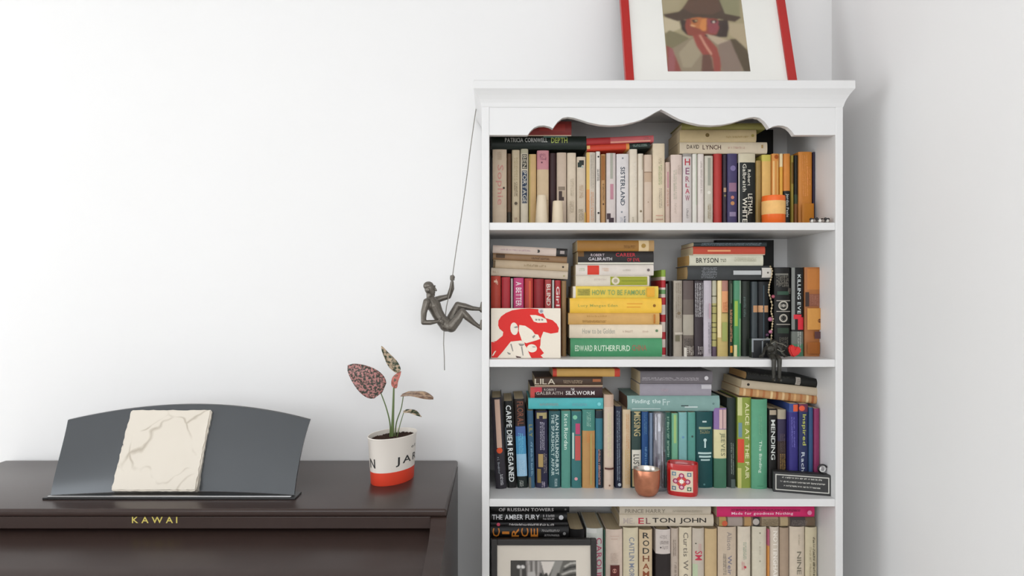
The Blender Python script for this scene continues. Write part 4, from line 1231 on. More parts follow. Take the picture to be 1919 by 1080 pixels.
u_ = CD / F
parts = [
    ('L', [CP(836, 609), CP(826, 598), CP(819, 586), CP(814, 574), CP(808, 565)], [13 * u_, 11 * u_, 11.5 * u_, 13 * u_, 11 * u_]),   # trunk
    ('E', CP(806, 572, 0), (9 * u_, 15 * u_, 10 * u_)), ('E', CP(815, 575, -.006), (8 * u_, 7 * u_, 8 * u_)), ('E', CP(815, 575, .012), (8 * u_, 7 * u_, 8 * u_)),
    ('E', CP(842, 610, -.008), (12 * u_, 9 * u_, 12 * u_)), ('E', CP(842, 608, .012), (11 * u_, 9 * u_, 11 * u_)),
    ('L', [CP(805, 562), CP(804, 552)], [5.5 * u_, 5.2 * u_]),                                                                       # neck
    ('E', CP(805, 541), (9.5 * u_, 8.3 * u_, 11.5 * u_)), ('E', CP(809, 547), (6.5 * u_, 6 * u_, 8 * u_)),                            # head
    ('E', CP(803, 536), (10 * u_, 8.8 * u_, 8.5 * u_)), ('E', CP(815, 536), (1.6 * u_, 4 * u_, 1.4 * u_)),                             # hair, brow
    ('L', [CP(814.5, 538.5), CP(817.3, 544.5)], [1.3 * u_, 1.9 * u_]), ('E', CP(814.5, 549), (1.7 * u_, 2.8 * u_, 1.0 * u_)),          # nose, mouth
    ('E', CP(812.5, 553), (3 * u_, 3 * u_, 2.6 * u_)), ('E', CP(804, 543.5, -.0122), (2.0 * u_, 1.3 * u_, 3.2 * u_)), ('E', CP(804, 543.5, .0122), (2.0 * u_, 1.3 * u_, 3.2 * u_)),
    ('E', CP(813.8, 540.5, -.005), (1.3 * u_, 1.4 * u_, 1.0 * u_)), ('E', CP(813.8, 540.5, .005), (1.3 * u_, 1.4 * u_, 1.0 * u_)),
    # raised arm
    ('L', [CP(808, 565, .02), CP(824, 560, .026), CP(840, 556, .022), CP(846, 541, .012), CP(847, 529, .006)], [7 * u_, 6.2 * u_, 4.8 * u_, 5.0 * u_, 3.3 * u_]),
    ('E', CP(847, 521, .004), (4.4 * u_, 3.2 * u_, 5.6 * u_)),
    # arm folded behind the back
    ('L', [CP(801, 566, -.019), CP(796, 585, -.024), CP(795, 604, -.022), CP(808, 604, -.023), CP(821, 602, -.020)], [7 * u_, 5.8 * u_, 4.6 * u_, 4.8 * u_, 3.2 * u_]),
    ('E', CP(826, 602, -.019), (5.2 * u_, 2.4 * u_, 3.6 * u_)),
    # far leg
    ('L', [CP(842, 606, .013), CP(850, 588, .017), CP(857, 572, .018)], [10.5 * u_, 8.8 * u_, 6.4 * u_]),
    ('L', [CP(857, 572, .018), CP(870, 575, .017), CP(885, 578.5, .016), CP(900, 580, .016)], [6.2 * u_, 6.6 * u_, 4.6 * u_, 3.4 * u_]),
    ('L', [CP(902, 583, .016), CP(902.3, 575, .016), CP(902.6, 568, .016)], [3.6 * u_, 3.2 * u_, 2.2 * u_]),
    # near leg
    ('L', [CP(846, 612, -.010), CP(858, 598, -.014), CP(867, 584, -.015)], [11 * u_, 9.2 * u_, 6.6 * u_]),
    ('L', [CP(867, 584, -.015), CP(876, 594, -.015), CP(888, 605, -.014), CP(899, 613, -.014)], [6.4 * u_, 6.6 * u_, 4.6 * u_, 3.4 * u_]),
    ('L', [CP(902, 615, -.014), CP(902.3, 608, -.014), CP(902.6, 601, -.014)], [3.6 * u_, 3.2 * u_, 2.2 * u_]),
]
# fingers: four closed round the rope, a thumb over them; an open hand on the hip
for k in range(4):
    zz = 517.6 + k * 2.3
    parts.append(('L', [CP(844.2, zz, .001), CP(845.2, zz, -.0055 + .0004 * k), CP(849.2, zz + .3, -.0064 + .0004 * k), CP(851.2, zz + .4, -.0015)], [1.25 * u_, 1.25 * u_, 1.2 * u_, 1.1 * u_]))
    parts.append(('L', [CP(828, 599.6 + k * 1.7, -.0205), CP(831.5 - abs(k - 1.3) * .6, 600.5 + k * 2.0, -.0195), CP(834.2 - abs(k - 1.3) * .9, 602 + k * 2.2, -.017)], [1.15 * u_, 1.1 * u_, .95 * u_]))
parts.append(('L', [CP(850, 524, .004), CP(851.4, 519.5, -.003), CP(849.6, 516.2, -.0065)], [1.5 * u_, 1.4 * u_, 1.2 * u_]))
parts.append(('L', [CP(824, 600, -.0215), CP(826.5, 596.5, -.022), CP(829, 595, -.0205)], [1.4 * u_, 1.3 * u_, 1.1 * u_]))
blob_mesh(parts, .0011, M_bronze, 'body', clr, 3)
M_rope = mat('#8d8880', 0.7, 0, 0.2, 300)
b = MB()
rope = [CP(893.5, 196, 0), CP(889, 225), CP(882, 275), CP(873, 345), CP(864, 410), CP(854, 475), CP(848.5, 515, -.002), CP(847, 530, -.004), CP(841, 556, .0), CP(836, 575, .014), CP(833, 598, .022),
        CP(831, 620, .02), CP(830.5, 645, .016), CP(832, 670, .012), CP(832.5, 695, .01)]
b.tube(rope, .0013, M_rope, 6)
b.build('rope', clr, smooth=True)

# ---------------------------------------------------------------- framed portrait on top of the bookcase
FB = 1.857
LEAN = math.radians(17.5)
fx0, fx1 = X(1173, 1.872), X(1494, 1.872)
FW, FH = fx1 - fx0, 0.62
M_redframe = mat('#b01f1a', 0.35, 0, 0.05, 15)
M_mat = mat('#f6f2ec', 0.8, 0, 0.01, 20)
frame = thing('picture_frame', 'red framed portrait of a person in a wide hat, leaning on top of the bookcase', 'picture', (fx0, FB, TOPZ + .0005), rot=(-LEAN, 0, 0))
bar = .0225
for nm, q in (('frame_bar', (0, bar, 0, FH)), ('frame_bar', (FW - bar, FW, 0, FH)), ('frame_bar', (bar, FW - bar, FH - bar, FH))):
    b = MB()
    b.bevbox(q[0], q[1], 0, .02, q[2], q[3], M_redframe, .0015)
    b.build(nm, frame)
b = MB()
b.bevbox(bar, FW - bar, 0, .02, 0, bar, M_redframe, .0015)
b.build('frame_bar', frame)
b = MB()
b.box(bar, FW - bar, .008, .012, bar, FH - bar, M_mat)
mount_o = b.build('mount_board', frame, recalc=False)
b = MB()
b.box(.01, FW - .01, .0125, .019, .01, FH - .01, M_black)
b.build('backing_board', frame, recalc=False)
pw_ = X(1407, 1.885) - X(1252, 1.885)
px_0 = X(1252, 1.885) - fx0
pz_0 = (Z(132, 1.885) - TOPZ) / math.cos(LEAN)
ph_ = 1.42
import numpy as np


def raster_print(polys, w, h, nx, ny, blur, name, parent, x0, y0, z0, rough=.6):
    """a flat print: polygons (unit: print width) rasterised to a fine grid of colours, softened, on one sheet"""
    img = np.zeros((ny, nx, 3))
    gx, gy = np.meshgrid((np.arange(nx) + .5) / nx, (np.arange(ny) + .5) / ny * h / w)
    for poly, c in polys:
        ins = np.zeros((ny, nx), bool)
        for (ax, ay), (bx, by) in zip(poly, poly[1:] + poly[:1]):
            if ay == by:
                continue
            cond = ((ay > gy) != (by > gy)) & (gx < (bx - ax) * (gy - ay) / (by - ay) + ax)
            ins ^= cond
        img[ins] = lin(c)
    ker = np.array([1, 2, 1]) / 4
    for _ in range(blur):
        p = np.pad(img, ((1, 1), (0, 0), (0, 0)), 'edge')
        img = p[:-2] * .25 + p[1:-1] * .5 + p[2:] * .25
        p = np.pad(img, ((0, 0), (1, 1), (0, 0)), 'edge')
        img = p[:, :-2] * .25 + p[:, 1:-1] * .5 + p[:, 2:] * .25
    m = bpy.data.materials.new(name + '_ink')
    m.use_nodes = True
    bs = m.node_tree.nodes['Principled BSDF']
    bs.inputs['Roughness'].default_value = rough
    at = m.node_tree.nodes.new('ShaderNodeVertexColor')
    at.layer_name = 'ink'
    m.node_tree.links.new(at.outputs[0], bs.inputs['Base Color'])
    b = MB()
    vs2 = [(x0 + w * (i + 0) / (nx - 1), y0, z0 + h * j / (ny - 1)) for j in range(ny) for i in range(nx)]
    b.add(vs2, [(j * nx + i, j * nx + i + 1, (j + 1) * nx + i + 1, (j + 1) * nx + i) for j in range(ny - 1) for i in range(nx - 1)], m)
    o = b.build(name, parent, recalc=False)
    ca_ = o.data.color_attributes.new('ink', 'FLOAT_COLOR', 'POINT')
    buf = np.ones((ny * nx, 4), np.float32)
    buf[:, :3] = img.reshape(-1, 3)
    ca_.data.foreach_set('color', buf.ravel())
    return o


PIC = []


def pic(poly, c):
    PIC.append((list(poly), c))


def cv(x, y):
    y2 = max(y, -400)
    return ((x - (45 + 95 * y2 / 1020)) / 1185, (1020 - y2) / 1020 * 1.03)


def C(pts):
    return [cv(*p) for p in pts]


pic([(0, 0), (1, 0), (1, ph_), (0, ph_)], '#a59876')
pic(C([(900, -400), (900, 0), (990, 200), (1195, 230), (1200, 0), (1160, -400)]), '#8f8a68')
pic(C([(45, 150), (300, 150), (330, -50), (200, -100), (30, -50)]), '#a99c7c')
pic(C([(80, 240), (300, 300), (330, 400), (250, 440), (120, 500), (95, 440)]), '#c2b496')
pic(C([(1010, 330), (1250, 330), (1300, 700), (1150, 580), (1040, 500)]), '#b3a283')
pic(C([(100, 480), (170, 430), (430, 530), (460, 560), (480, 1020), (140, 1020), (115, 640)]), '#7d7455')
pic(C([(200, 700), (470, 540), (700, 480), (880, 540), (1040, 570), (1200, 760), (1320, 1020), (330, 1020)]), '#93846c')
pic(C([(480, 560), (640, 500), (620, 780), (480, 960), (360, 960), (300, 760)]), '#a4967c')
pic(C([(860, 560), (1040, 575), (1150, 760), (1200, 1020), (920, 1020), (880, 760)]), '#8a7668')
pic(C([(1040, 560), (1130, 560), (1290, 720), (1335, 1020), (1230, 1020), (1120, 760)]), '#55462f')
pic(C([(120, 650), (200, 690), (270, 840), (340, 1020), (140, 1020)]), '#8f463c')
pic(C([(160, 680), (220, 700), (250, 860), (240, 1020), (150, 1020)]), '#9a5a5a')
pic(C([(320, 280), (1020, 280), (1030, 400), (1000, 530), (890, 530), (430, 510), (340, 420)]), '#3a2a22')
pic(C([(420, 240), (860, 240), (890, 400), (850, 500), (700, 500), (560, 520), (430, 500), (390, 380)]), '#8f4434')
pic(C([(470, 250), (700, 240), (690, 440), (560, 400), (480, 360)]), '#b86f3c')
pic(C([(640, 270), (710, 260), (700, 440), (640, 440), (600, 380)]), '#cf8546')
pic(C([(710, 270), (880, 300), (880, 420), (840, 480), (740, 470)]), '#93484e')
pic(C([(480, 280), (570, 270), (580, 310), (520, 330)]), '#4a2a18')
pic(C([(545, 280), (565, 285), (560, 305), (540, 302)]), '#d6c08a')
pic(C([(760, 290), (850, 280), (850, 320), (780, 335)]), '#2f1f24')
pic(C([(790, 298), (820, 296), (822, 322), (795, 325)]), '#d8c8b8')
pic(C([(470, 340), (550, 370), (530, 385), (475, 370)]), '#dba878')
pic(C([(500, 510), (640, 470), (740, 560), (850, 680), (900, 860), (900, 1020), (800, 1020), (780, 820), (740, 780), (640, 780), (560, 660)]), '#99463a')
pic(C([(590, 500), (620, 500), (700, 640), (780, 760), (770, 800), (690, 690)]), '#c98f78')
pic(C([(640, 780), (760, 780), (800, 1020), (620, 1020)]), '#6a4638')
pic(C([(690, 480), (880, 530), (960, 560), (1020, 580), (860, 640), (760, 560)]), '#b8a58c')
pic(C([(70, 200), (300, 160), (350, 120), (470, -60), (520, -320), (800, -340), (860, -200), (905, 0), (980, 190), (1190, 230), (1210, 250), (1120, 310), (900, 270), (560, 240), (380, 280), (280, 300), (110, 240)]), '#4d3b2c')
pic(C([(360, 110), (480, -60), (530, -310), (790, -330), (850, -190), (890, 0), (930, 140), (800, 200), (500, 190)]), '#5f4434')
raster_print(PIC, pw_, pw_ * ph_, 120, 170, 2, 'portrait_print', mount_o, px_0, .0076, pz_0)['label'] = 'soft coloured portrait print of a person in a brown hat and red striped shawl'
b = MB()
b.box(bar, FW - bar, .0045, .006, bar, FH - bar, glass_mat())
b.build('glass_pane', frame, recalc=False)

# ---------------------------------------------------------------- black framed photograph (fourth shelf)
BD = 1.772
bx0, bx1 = X(920.5, BD), X(1120, BD)
BW = bx1 - bx0
bl = math.radians(4)
BHt = (Z(1012, BD + .016) - SHELF[3]) / math.cos(bl)
M_bframe = mat('#23201f', 0.4, 0, 0.05, 20)
bf = thing('photo_frame', 'black framed black and white street photograph standing before black books', 'picture', (bx0, BD, SHELF[3] + .0005), rot=(-bl, 0, 0))
br = .0155
for q in ((0, br, 0, BHt), (BW - br, BW, 0, BHt), (br, BW - br, BHt - br, BHt), (br, BW - br, 0, br)):
    b = MB()
    b.bevbox(q[0], q[1], 0, .018, q[2], q[3], M_bframe, .0015)
    b.build('frame_bar', bf)
b = MB()
b.box(br, BW - br, .007, .012, br, BHt - br, mat('#dcd3c6', .8, 0, .01, 20))
bmount_o = b.build('mount_board', bf, recalc=False)
qx0, qx1, qz1 = X(957, 1.785) - bx0, X(1080, 1.785) - bx0, BHt - (1052 - 1012) * 1.785 / F
qw = qx1 - qx0
qh = qz1 - .045
PHO = []


def ph(poly, c):
    PHO.append(([((x - 405) / 1070, (qh - (y - 465) / 1070 * qw) / qw) for x, y in poly], c))


ph([(405, 465), (1475, 465), (1475, 1700), (405, 1700)], '#4a4642')
ph([(405, 465), (660, 465), (680, 1700), (405, 1700)], '#2a2622')
ph([(660, 470), (900, 470), (930, 700), (880, 1000), (680, 1000)], '#8a8480')
for k in range(5):
    ph([(690 + 42 * k, 475), (708 + 42 * k, 475), (720 + 36 * k, 720), (702 + 36 * k, 720)], '#4f4a46' if k % 2 else '#b4aea8')
ph([(900, 485), (1130, 485), (1060, 640), (1000, 760), (950, 680)], '#d8d0c8')
ph([(1130, 470), (1270, 470), (1200, 650), (1130, 760), (1040, 760)], '#8d8a84')
ph([(1260, 470), (1475, 470), (1475, 1000), (1140, 1000), (1200, 640)], '#5d5a54')
for k in range(4):
    ph([(1270 - 20 * k, 560 + 60 * k), (1380, 500 + 62 * k), (1475, 490 + 62 * k), (1475, 520 + 62 * k), (1380, 532 + 62 * k), (1290 - 20 * k, 585 + 60 * k)], '#b0aca4' if k % 2 == 0 else '#22201c')
for x in (540, 608):
    ph([(x + 30 * math.cos(a * math.pi / 6), 570 + 26 * math.sin(a * math.pi / 6)) for a in range(12)], '#e4e0dc')
ph([(565, 600), (590, 600), (590, 1000), (565, 1000)], '#8a8680')
ph([(690, 660), (800, 640), (830, 760), (680, 760)], '#b4b0ac')
for x in (900, 985, 1180):
    ph([(x - 34, 720), (x - 16, 668), (x + 16, 668), (x + 34, 720), (x + 30, 1000), (x - 30, 1000)], '#1c1a18')
raster_print(PHO, qw, qh, 110, 100, 1, 'photo_print', bmount_o, qx0, .0066, qz1 - qh)
b = MB()
b.box(br, BW - br, .004, .0055, br, BHt - br, glass_mat())
b.build('glass_pane', bf, recalc=False)

# ---------------------------------------------------------------- red stencil canvas (second shelf)
SD = 1.781
sx0, sx1 = X(920, SD), X(1051, SD)
SW = sx1 - sx0
SH = Z(578, SD) - SHELF[1]
cvs = thing('stencil_canvas', 'small white canvas with a red stencil of a bearded man in a cap', 'canvas', (sx0, SD, SHELF[1] + .0003), rot=(math.radians(-1.5), 0, 0))
b = MB()
b.bevbox(0, SW, 0, .016, 0, SH, mat('#e6dccc', .8, 0, .03, 200), .0015)
canv_o = b.build('stretched_canvas', cvs)
b = MB()
lay3 = -.0002


def st(poly, c):
    global lay3
    lay3 -= .00004
    b.add([((x - 80) / 1305 * SW, lay3, (1010 - y) / 935 * SH) for x, y in poly], [list(range(len(poly)))], ink(c))


RED, WH, GR = '#d4241e', '#e6dccc', '#8f8a84'


def ell(cx, cy, rx_, ry, c, rot=0, n=18):
    P = []
    for k in range(n):
        a = 2 * math.pi * k / n
        x, y = rx_ * math.cos(a), ry * math.sin(a)
        P.append((cx + x * math.cos(rot) - y * math.sin(rot), cy + x * math.sin(rot) + y * math.cos(rot)))
    st(P, c)


st([(215, 400), (220, 310), (270, 230), (360, 165), (480, 115), (640, 88), (800, 80), (960, 92), (1060, 180), (1100, 260), (1230, 300), (1310, 370), (1350, 450), (1335, 530), (1200, 552), (1060, 515), (1010, 640), (1005, 760), (990, 810), (1070, 915), (1010, 960), (1055, 1003), (840, 1005), (740, 860), (700, 700), (640, 680), (450, 700), (300, 890), (200, 1000), (90, 1000), (84, 710), (180, 690), (300, 590), (310, 520), (240, 460)], RED)
st([(610, 390), (720, 405), (790, 450), (850, 490), (900, 560), (960, 570), (1000, 650), (920, 680), (740, 730), (660, 690), (630, 600), (600, 500)], WH)
ell(515, 460, 72, 118, WH, -.1)
st([(810, 205), (920, 205), (1010, 230), (1110, 280), (1130, 345), (960, 350), (880, 325)], WH)
for xx in (930, 985, 1040):
    st([(xx - 20, 275), (xx + 18, 280), (xx + 14, 310), (xx - 22, 306)], GR)
ell(1015, 130, 50, 50, '#c8c8ca')
ell(1022, 134, 28, 28, '#8f9096')
ell(845, 825, 95, 76, WH, .1)
st([(450, 700), (640, 690), (740, 800), (830, 1006), (220, 1006), (300, 900)], WH)
st([(85, 700), (240, 742), (160, 720), (90, 690)], WH)
st([(100, 960), (150, 880), (180, 870), (120, 970)], WH)
st([(540, 965), (640, 985), (640, 1003), (560, 1000)], '#4a2a2a')
for P in ([(440, 745), (465, 740), (500, 880), (480, 880)], [(590, 735), (720, 745), (660, 790), (620, 780)], [(640, 800), (665, 790), (690, 960), (670, 960)], [(380, 890), (450, 920), (440, 945), (400, 935)], [(505, 430), (560, 410), (600, 430), (540, 450)], [(850, 610), (900, 570), (905, 600), (870, 640)], [(850, 790), (930, 795), (900, 808), (860, 805)]):
    st(P, GR)
b.build('stencil_print', canv_o, recalc=False)

# ---------------------------------------------------------------- small things on the shelves
M_cream = mat('#dccbb0', 0.5, 0, 0.05, 40)
for (xa, xb, ta, tb, yt, lb) in ((1003, 1027, 1007, 1024.5, 366, 'taller cream tapered cup standing in front of the pink banded paperback'),
                                (1034, 1056, 1036, 1054, 377, 'shorter cream tapered cup standing in front of the maroon book')):
    d = 1.815
    r0, r1, hh = (xb - xa) / 2 * d / F, (tb - ta) / 2 * d / F, Z(yt, d) - SHELF[0]
    b = MB()
    b.lathe([(r0 * .96, 0), (r0, .002), (r1 * 1.02, hh - .004), (r1 * .97, hh - .0008), (r1 * .9, hh), (r1 * .8, hh - .001), (r1 * .72, hh - .010), (0, hh - .012)], (0, 0, 0), M_cream, 28)
    o = b.build('tapered_cup', smooth=True, autos=50)
    o.location = (X((xa + xb) / 2, d), d, SHELF[0])
    tag(o, lb, 'cup', 'cream cups on the top shelf')

d = 1.815
rr = 21 * d / F
hh = Z(368, d) - SHELF[0]
jar = thing('candle_jar', 'orange candle jar with a pale label in front of yellow paperbacks', 'candle', (X(1449.5, d), d, SHELF[0]))
b = MB()
b.lathe([(rr * .9, 0), (rr, .004), (rr, hh - .003), (rr * .97, hh), (rr * .92, hh), (rr * .92, hh - .01), (0, hh - .011)], (0, 0, 0), mat('#e8671c', .25, 0, .04, 30), 32)
jar_o = b.build('jar', jar, smooth=True, autos=50)
b = MB()
M_lab = mat('#e6b46c', .6, 0, .12, 90)
z0, z1 = Z(403, d) - SHELF[0], Z(378, d) - SHELF[0]
b.lathe([(rr + .0004, z0), (rr + .0004, z1)], (0, 0, 0), M_lab, 32)
b.f, b.m = b.f[:32], b.m[:32]
b.build('label_wrap', jar_o, smooth=True)
b = MB()
b.tube([(0, 0, hh - .012), (.001, 0, hh - .004), (.002, 0, hh + .001)], .0009, M_black, 6)
b.build('wick', jar)

d = 1.765
M_bead = [mat('#1d1b1b', .3, 0, 0, 10), mat('#dcd8d0', .35, 0, 0, 10), mat('#8a8078', .35, 0, 0, 10)]
br_ = thing('beaded_bracelet', 'black and white beaded bracelet lying at the shelf edge', 'bracelet', (X(1536, d), d, SHELF[0]))
for k in range(18):
    a = 2 * math.pi * k / 18
    b = MB()
    b.sphere((.0215 * math.cos(a), .010 * math.sin(a), .0048 + .0045 * (k % 3 == 0)), .0042, M_bead[k % 3], 10, 6)
    b.build('bead', br_, smooth=True)

# beaded necklace hanging from the flat charcoal book down to the seated doll
d = 1.812
nk = thing('beaded_necklace', 'thin pale beaded chain with pink beads hanging before black books', 'necklace', (X(1445, d), d, Z(650, d)))
n0 = nk.location.copy()
NP = lambda px, py, dd=0: Vector((X(px, d), d + dd, Z(py, d))) - n0
path_ = [(1447, 499.5, .012), (1447.2, 508, .0), (1445.5, 520, 0), (1441.5, 534, 0), (1440.5, 548, 0), (1444, 560, 0), (1447, 572, 0), (1445, 584, 0), (1448.5, 598, 0), (1447, 612, 0), (1446, 624, 0), (1445, 640, 0), (1444, 651, 0)]
PN = [NP(*p) for p in path_]
b = MB()
b.tube(PN, .0009, mat('#b5a07c', .4, .3, .1, 100), 6)
b.build('cord', nk, smooth=True)
M_nb = [mat('#cdbb98', .35, 0, .1, 40), mat('#a89878', .35, .2, .1, 40)]
kk = 0
for a, c in zip(PN[:-1], PN[1:]):
    n_ = max(1, int((c - a).length / .0062))
    for i in range(n_):
        kk += 1
        b = MB()
        b.sphere(a + (c - a) * (i / n_), .0026, M_nb[kk % 2], 8, 6)
        b.build('bead', nk, smooth=True)
for (x, y, r, c) in ((1442.5, 598.5, .006, '#a8607c'), (1448, 556, .0048, '#9a4a5a'), (1443, 622, .005, '#b06a84'), (1437, 628, .0045, '#4a2a44')):
    b = MB()
    b.sphere(NP(x, y, -.003), r, mat(c, .3, 0, .05, 30), 12, 8)
    b.build('pendant_bead', nk, smooth=True)

# small black box with grey edging, seated doll with dangling legs, red heart
d = 1.79
bb = thing('gift_box', 'small black box with silver grey edging behind the seated doll', 'box', (X(1409, d), d, SHELF[1]))
w_, h_ = (1443 - 1409) * d / F, Z(635, d) - SHELF[1]
b = MB()
b.bevbox(0, w_, 0, .022, 0, h_, mat('#17181a', .4, 0, .05, 30), .0015)
box_o = b.build('box_body', bb)
for q in ((-.0004, w_ + .0004, h_ - .004, h_ + .0004), (-.0004, .004, h_ * .3, h_ - .004), (w_ * .55, w_ * .62, h_ * .2, h_ - .006)):
    b = MB()
    b.box(q[0], q[1], -.0006, .001, q[2], q[3], mat('#8d9296', .4, .3, .03, 30))
    b.build('edging', box_o, recalc=False)

d = 1.752
doll = thing('seated_doll', 'small black doll sitting on the shelf edge with its legs dangling', 'doll', (X(1452, d), d, SHELF[1]))
q0 = doll.location.copy()
s_ = d / F
DP = lambda px, py, y: Vector((X(px, d), y, Z(py, d))) - q0
M_doll = mat('#33312b', .42, .2, .3, 150, .3)
M_doll2 = mat('#7d7a6e', .4, .4, .2, 100)
parts = [
    ('L', [DP(1452, 664, 1.772), DP(1454, 654, 1.774), DP(1456, 645, 1.772)], [9.5 * s_, 9 * s_, 7.5 * s_]),
    ('E', DP(1448, 655, 1.764), (7.5 * s_, 6.5 * s_, 7.5 * s_)), ('E', DP(1446, 655, 1.757), (1.6 * s_, 1.6 * s_, 1.6 * s_)),
    ('E', DP(1444, 651, 1.761), (2.4 * s_, 1.5 * s_, 1.7 * s_)), ('E', DP(1451, 651, 1.759), (2.4 * s_, 1.5 * s_, 1.7 * s_)),
    ('E', DP(1442, 647, 1.768), (2.2 * s_, 2 * s_, 3.8 * s_)), ('E', DP(1455, 648, 1.768), (2.2 * s_, 2 * s_, 3.8 * s_)),
    ('L', [DP(1460, 648, 1.772), DP(1467, 654, 1.768), DP(1469, 663, 1.764), DP(1473, 668, 1.762)], [4 * s_, 3.4 * s_, 3 * s_, 3 * s_]),
    ('L', [DP(1450, 649, 1.780), DP(1440, 656, 1.775), DP(1434, 665, 1.764), DP(1428, 669, 1.762)], [4 * s_, 3.4 * s_, 3 * s_, 3 * s_]),
    ('L', [DP(1450, 666, 1.770), DP(1447.5, 669, 1.752), DP(1447, 674, 1.741)], [5 * s_, 4.6 * s_, 4.4 * s_]),
    ('L', [DP(1447, 674, 1.741), DP(1446.5, 690, 1.740), DP(1446.5, 708, 1.741)], [4.4 * s_, 3.8 * s_, 2.8 * s_]),
    ('L', [DP(1446.5, 709, 1.741), DP(1445.5, 711.5, 1.732)], [3 * s_, 2.4 * s_]),
    ('L', [DP(1457, 666, 1.770), DP(1457.5, 669, 1.752), DP(1457.5, 674, 1.741)], [5 * s_, 4.6 * s_, 4.4 * s_]),
    ('L', [DP(1457.5, 674, 1.741), DP(1457, 690, 1.740), DP(1457, 708, 1.741)], [4.4 * s_, 3.8 * s_, 2.8 * s_]),
    ('L', [DP(1457, 709, 1.741), DP(1457.5, 711.5, 1.732)], [3 * s_, 2.4 * s_]),
]
for (hx, hy) in ((1473, 668), (1428, 669)):
    for k in range(4):
        parts.append(('L', [DP(hx - 2 + k * 1.5, hy, 1.762), DP(hx - 2.5 + k * 1.9, hy + .6, 1.756), DP(hx - 2.6 + k * 2.0, hy + 1, 1.752 + abs(k - 1.4) * .0012)], [.9 * s_, .85 * s_, .7 * s_]))
    parts.append(('L', [DP(hx + 3, hy, 1.762), DP(hx + 4.6, hy + .6, 1.7585)], [1 * s_, .8 * s_]))
blob_mesh(parts, .0010, M_doll, 'body', doll, 2)
b = MB()
for P in ([(1447, 645, 1.757), (1455, 641, 1.762), (1462, 644, 1.765), (1470, 646, 1.764), (1478, 651, 1.762)], [(1458, 655, 1.757), (1466, 660, 1.757), (1472, 657, 1.757)], [(1437, 640, 1.775), (1444, 634, 1.772), (1450, 638, 1.77)]):
    b.tube([DP(*p) for p in P], .0011, M_doll2, 6)
b.build('wire_trim', doll, smooth=True)

d = 1.772
hrt = [(0, -.018), (.008, -.012), (.0155, -.002), (.0165, .006), (.013, .0125), (.007, .0135), (.002, .011), (0, .007), (-.002, .011), (-.007, .0135), (-.013, .0125), (-.0165, .006), (-.0155, -.002), (-.008, -.012)]
bm = bmesh.new()
vv = [bm.verts.new((x, 0, z + .018)) for x, z in hrt]
fc = bm.faces.new(vv)
ex = bmesh.ops.extrude_face_region(bm, geom=[fc])
for q in ex['geom']:
    if isinstance(q, bmesh.types.BMVert):
        q.co.y += .012
bmesh.ops.recalc_face_normals(bm, faces=bm.faces)
bmesh.ops.bevel(bm, geom=[e for e in bm.edges], offset=.003, segments=3, affect='EDGES')
b = MB()
b.addbm(bm, mat('#cf2420', .4, 0, .06, 40))
o = b.build('red_heart', smooth=True, autos=60)
o.location = (X(1486.5, d), d, SHELF[1])
o.rotation_euler = (math.radians(-6), math.radians(18), 0)
o.location.z += .0035
tag(o, 'small red padded heart leaning by the seated doll', 'ornament')

# third shelf: copper cup, glass vase, mosaic candle holder, black sign block, curled ribbon
d = 1.785
M_cop = mat('#b9795c', .32, .75, .25, 60, .4)
M_sil = mat('#c9c2b8', .25, .9, .1, 60)
rc = 24.6 * d / F
hc = (931 - 881) * d / F
b = MB()
prof = [(0, 0), (rc * .45, .0), (rc * .68, .003), (rc * .86, .012), (rc * .96, .026), (rc, hc * .7), (rc, hc - .001), (rc * .985, hc), (rc * .96, hc - .001),
        (rc * .95, hc * .7), (rc * .88, .028), (rc * .7, .012), (0, .008)]
b.lathe(prof, (0, 0, 0), [M_cop] * 7 + [M_sil] * 5, 36)
o = b.build('copper_cup', smooth=True, autos=60)
o.location = (X(1212, d), d, SHELF[2])
tag(o, 'round bottomed copper votive cup with silvery inside, before the glass vase', 'cup')

d = 1.833
rv = 13.2 * d / F
hv = Z(773, d) - SHELF[2]
b = MB()
b.lathe([(rv * .9, 0), (rv, .002), (rv, hv - .001), (rv * .97, hv), (rv * .93, hv - .001), (rv * .93, .008), (0, .006)], (0, 0, 0), glass_mat((.96, .96, .98), 1.5, 2.4), 32)
o = b.build('glass_vase', smooth=True, autos=50)
o.location = (X(1235.5, d), d, SHELF[2])
tag(o, 'tall narrow clear glass cylinder vase behind the copper cup', 'vase')

d = 1.797
M_red = mat('#b3191a', .22, 0, .06, 30, 0, .4)
hold = thing('candle_holder', 'red oval candle holder with a patterned mosaic panel', 'candle holder', (X(1279, d), d, SHELF[2]), rot=(0, 0, math.radians(-20)))
hh = .082
ax_, ay_ = .0395, .027


def sup(a, s):
    c_, s2 = math.cos(a), math.sin(a)
    e = .75
    return (math.copysign(abs(c_) ** e, c_) * ax_ * s, math.copysign(abs(s2) ** e, s2) * ay_ * s)


rings = [(.93, 0), (.98, .004), (1, .012), (1, hh - .002), (.985, hh), (.95, hh - .001), (.93, hh - .02), (.9, .03), (.0, .028)]
b = MB()
n = 40
for s, z in rings:
    b.v += [(*sup(2 * math.pi * k / n, s), z) for k in range(n)]
k0, k1 = b.mi(M_red), b.mi(mat('#8a4a22', .5, 0, .2, 60))
for i in range(len(rings) - 1):
    for k in range(n):
        b.f.append([i * n + k, i * n + (k + 1) % n, (i + 1) * n + (k + 1) % n, (i + 1) * n + k])
        b.m.append(k1 if i == 7 else k0)
b.f.append(list(range(n))[::-1])
b.m.append(k0)
b.build('holder_body', hold, smooth=True, autos=50)
# the panel and its pieces follow the front of the body
pw2, pz0, pz1 = .056, .012, .066


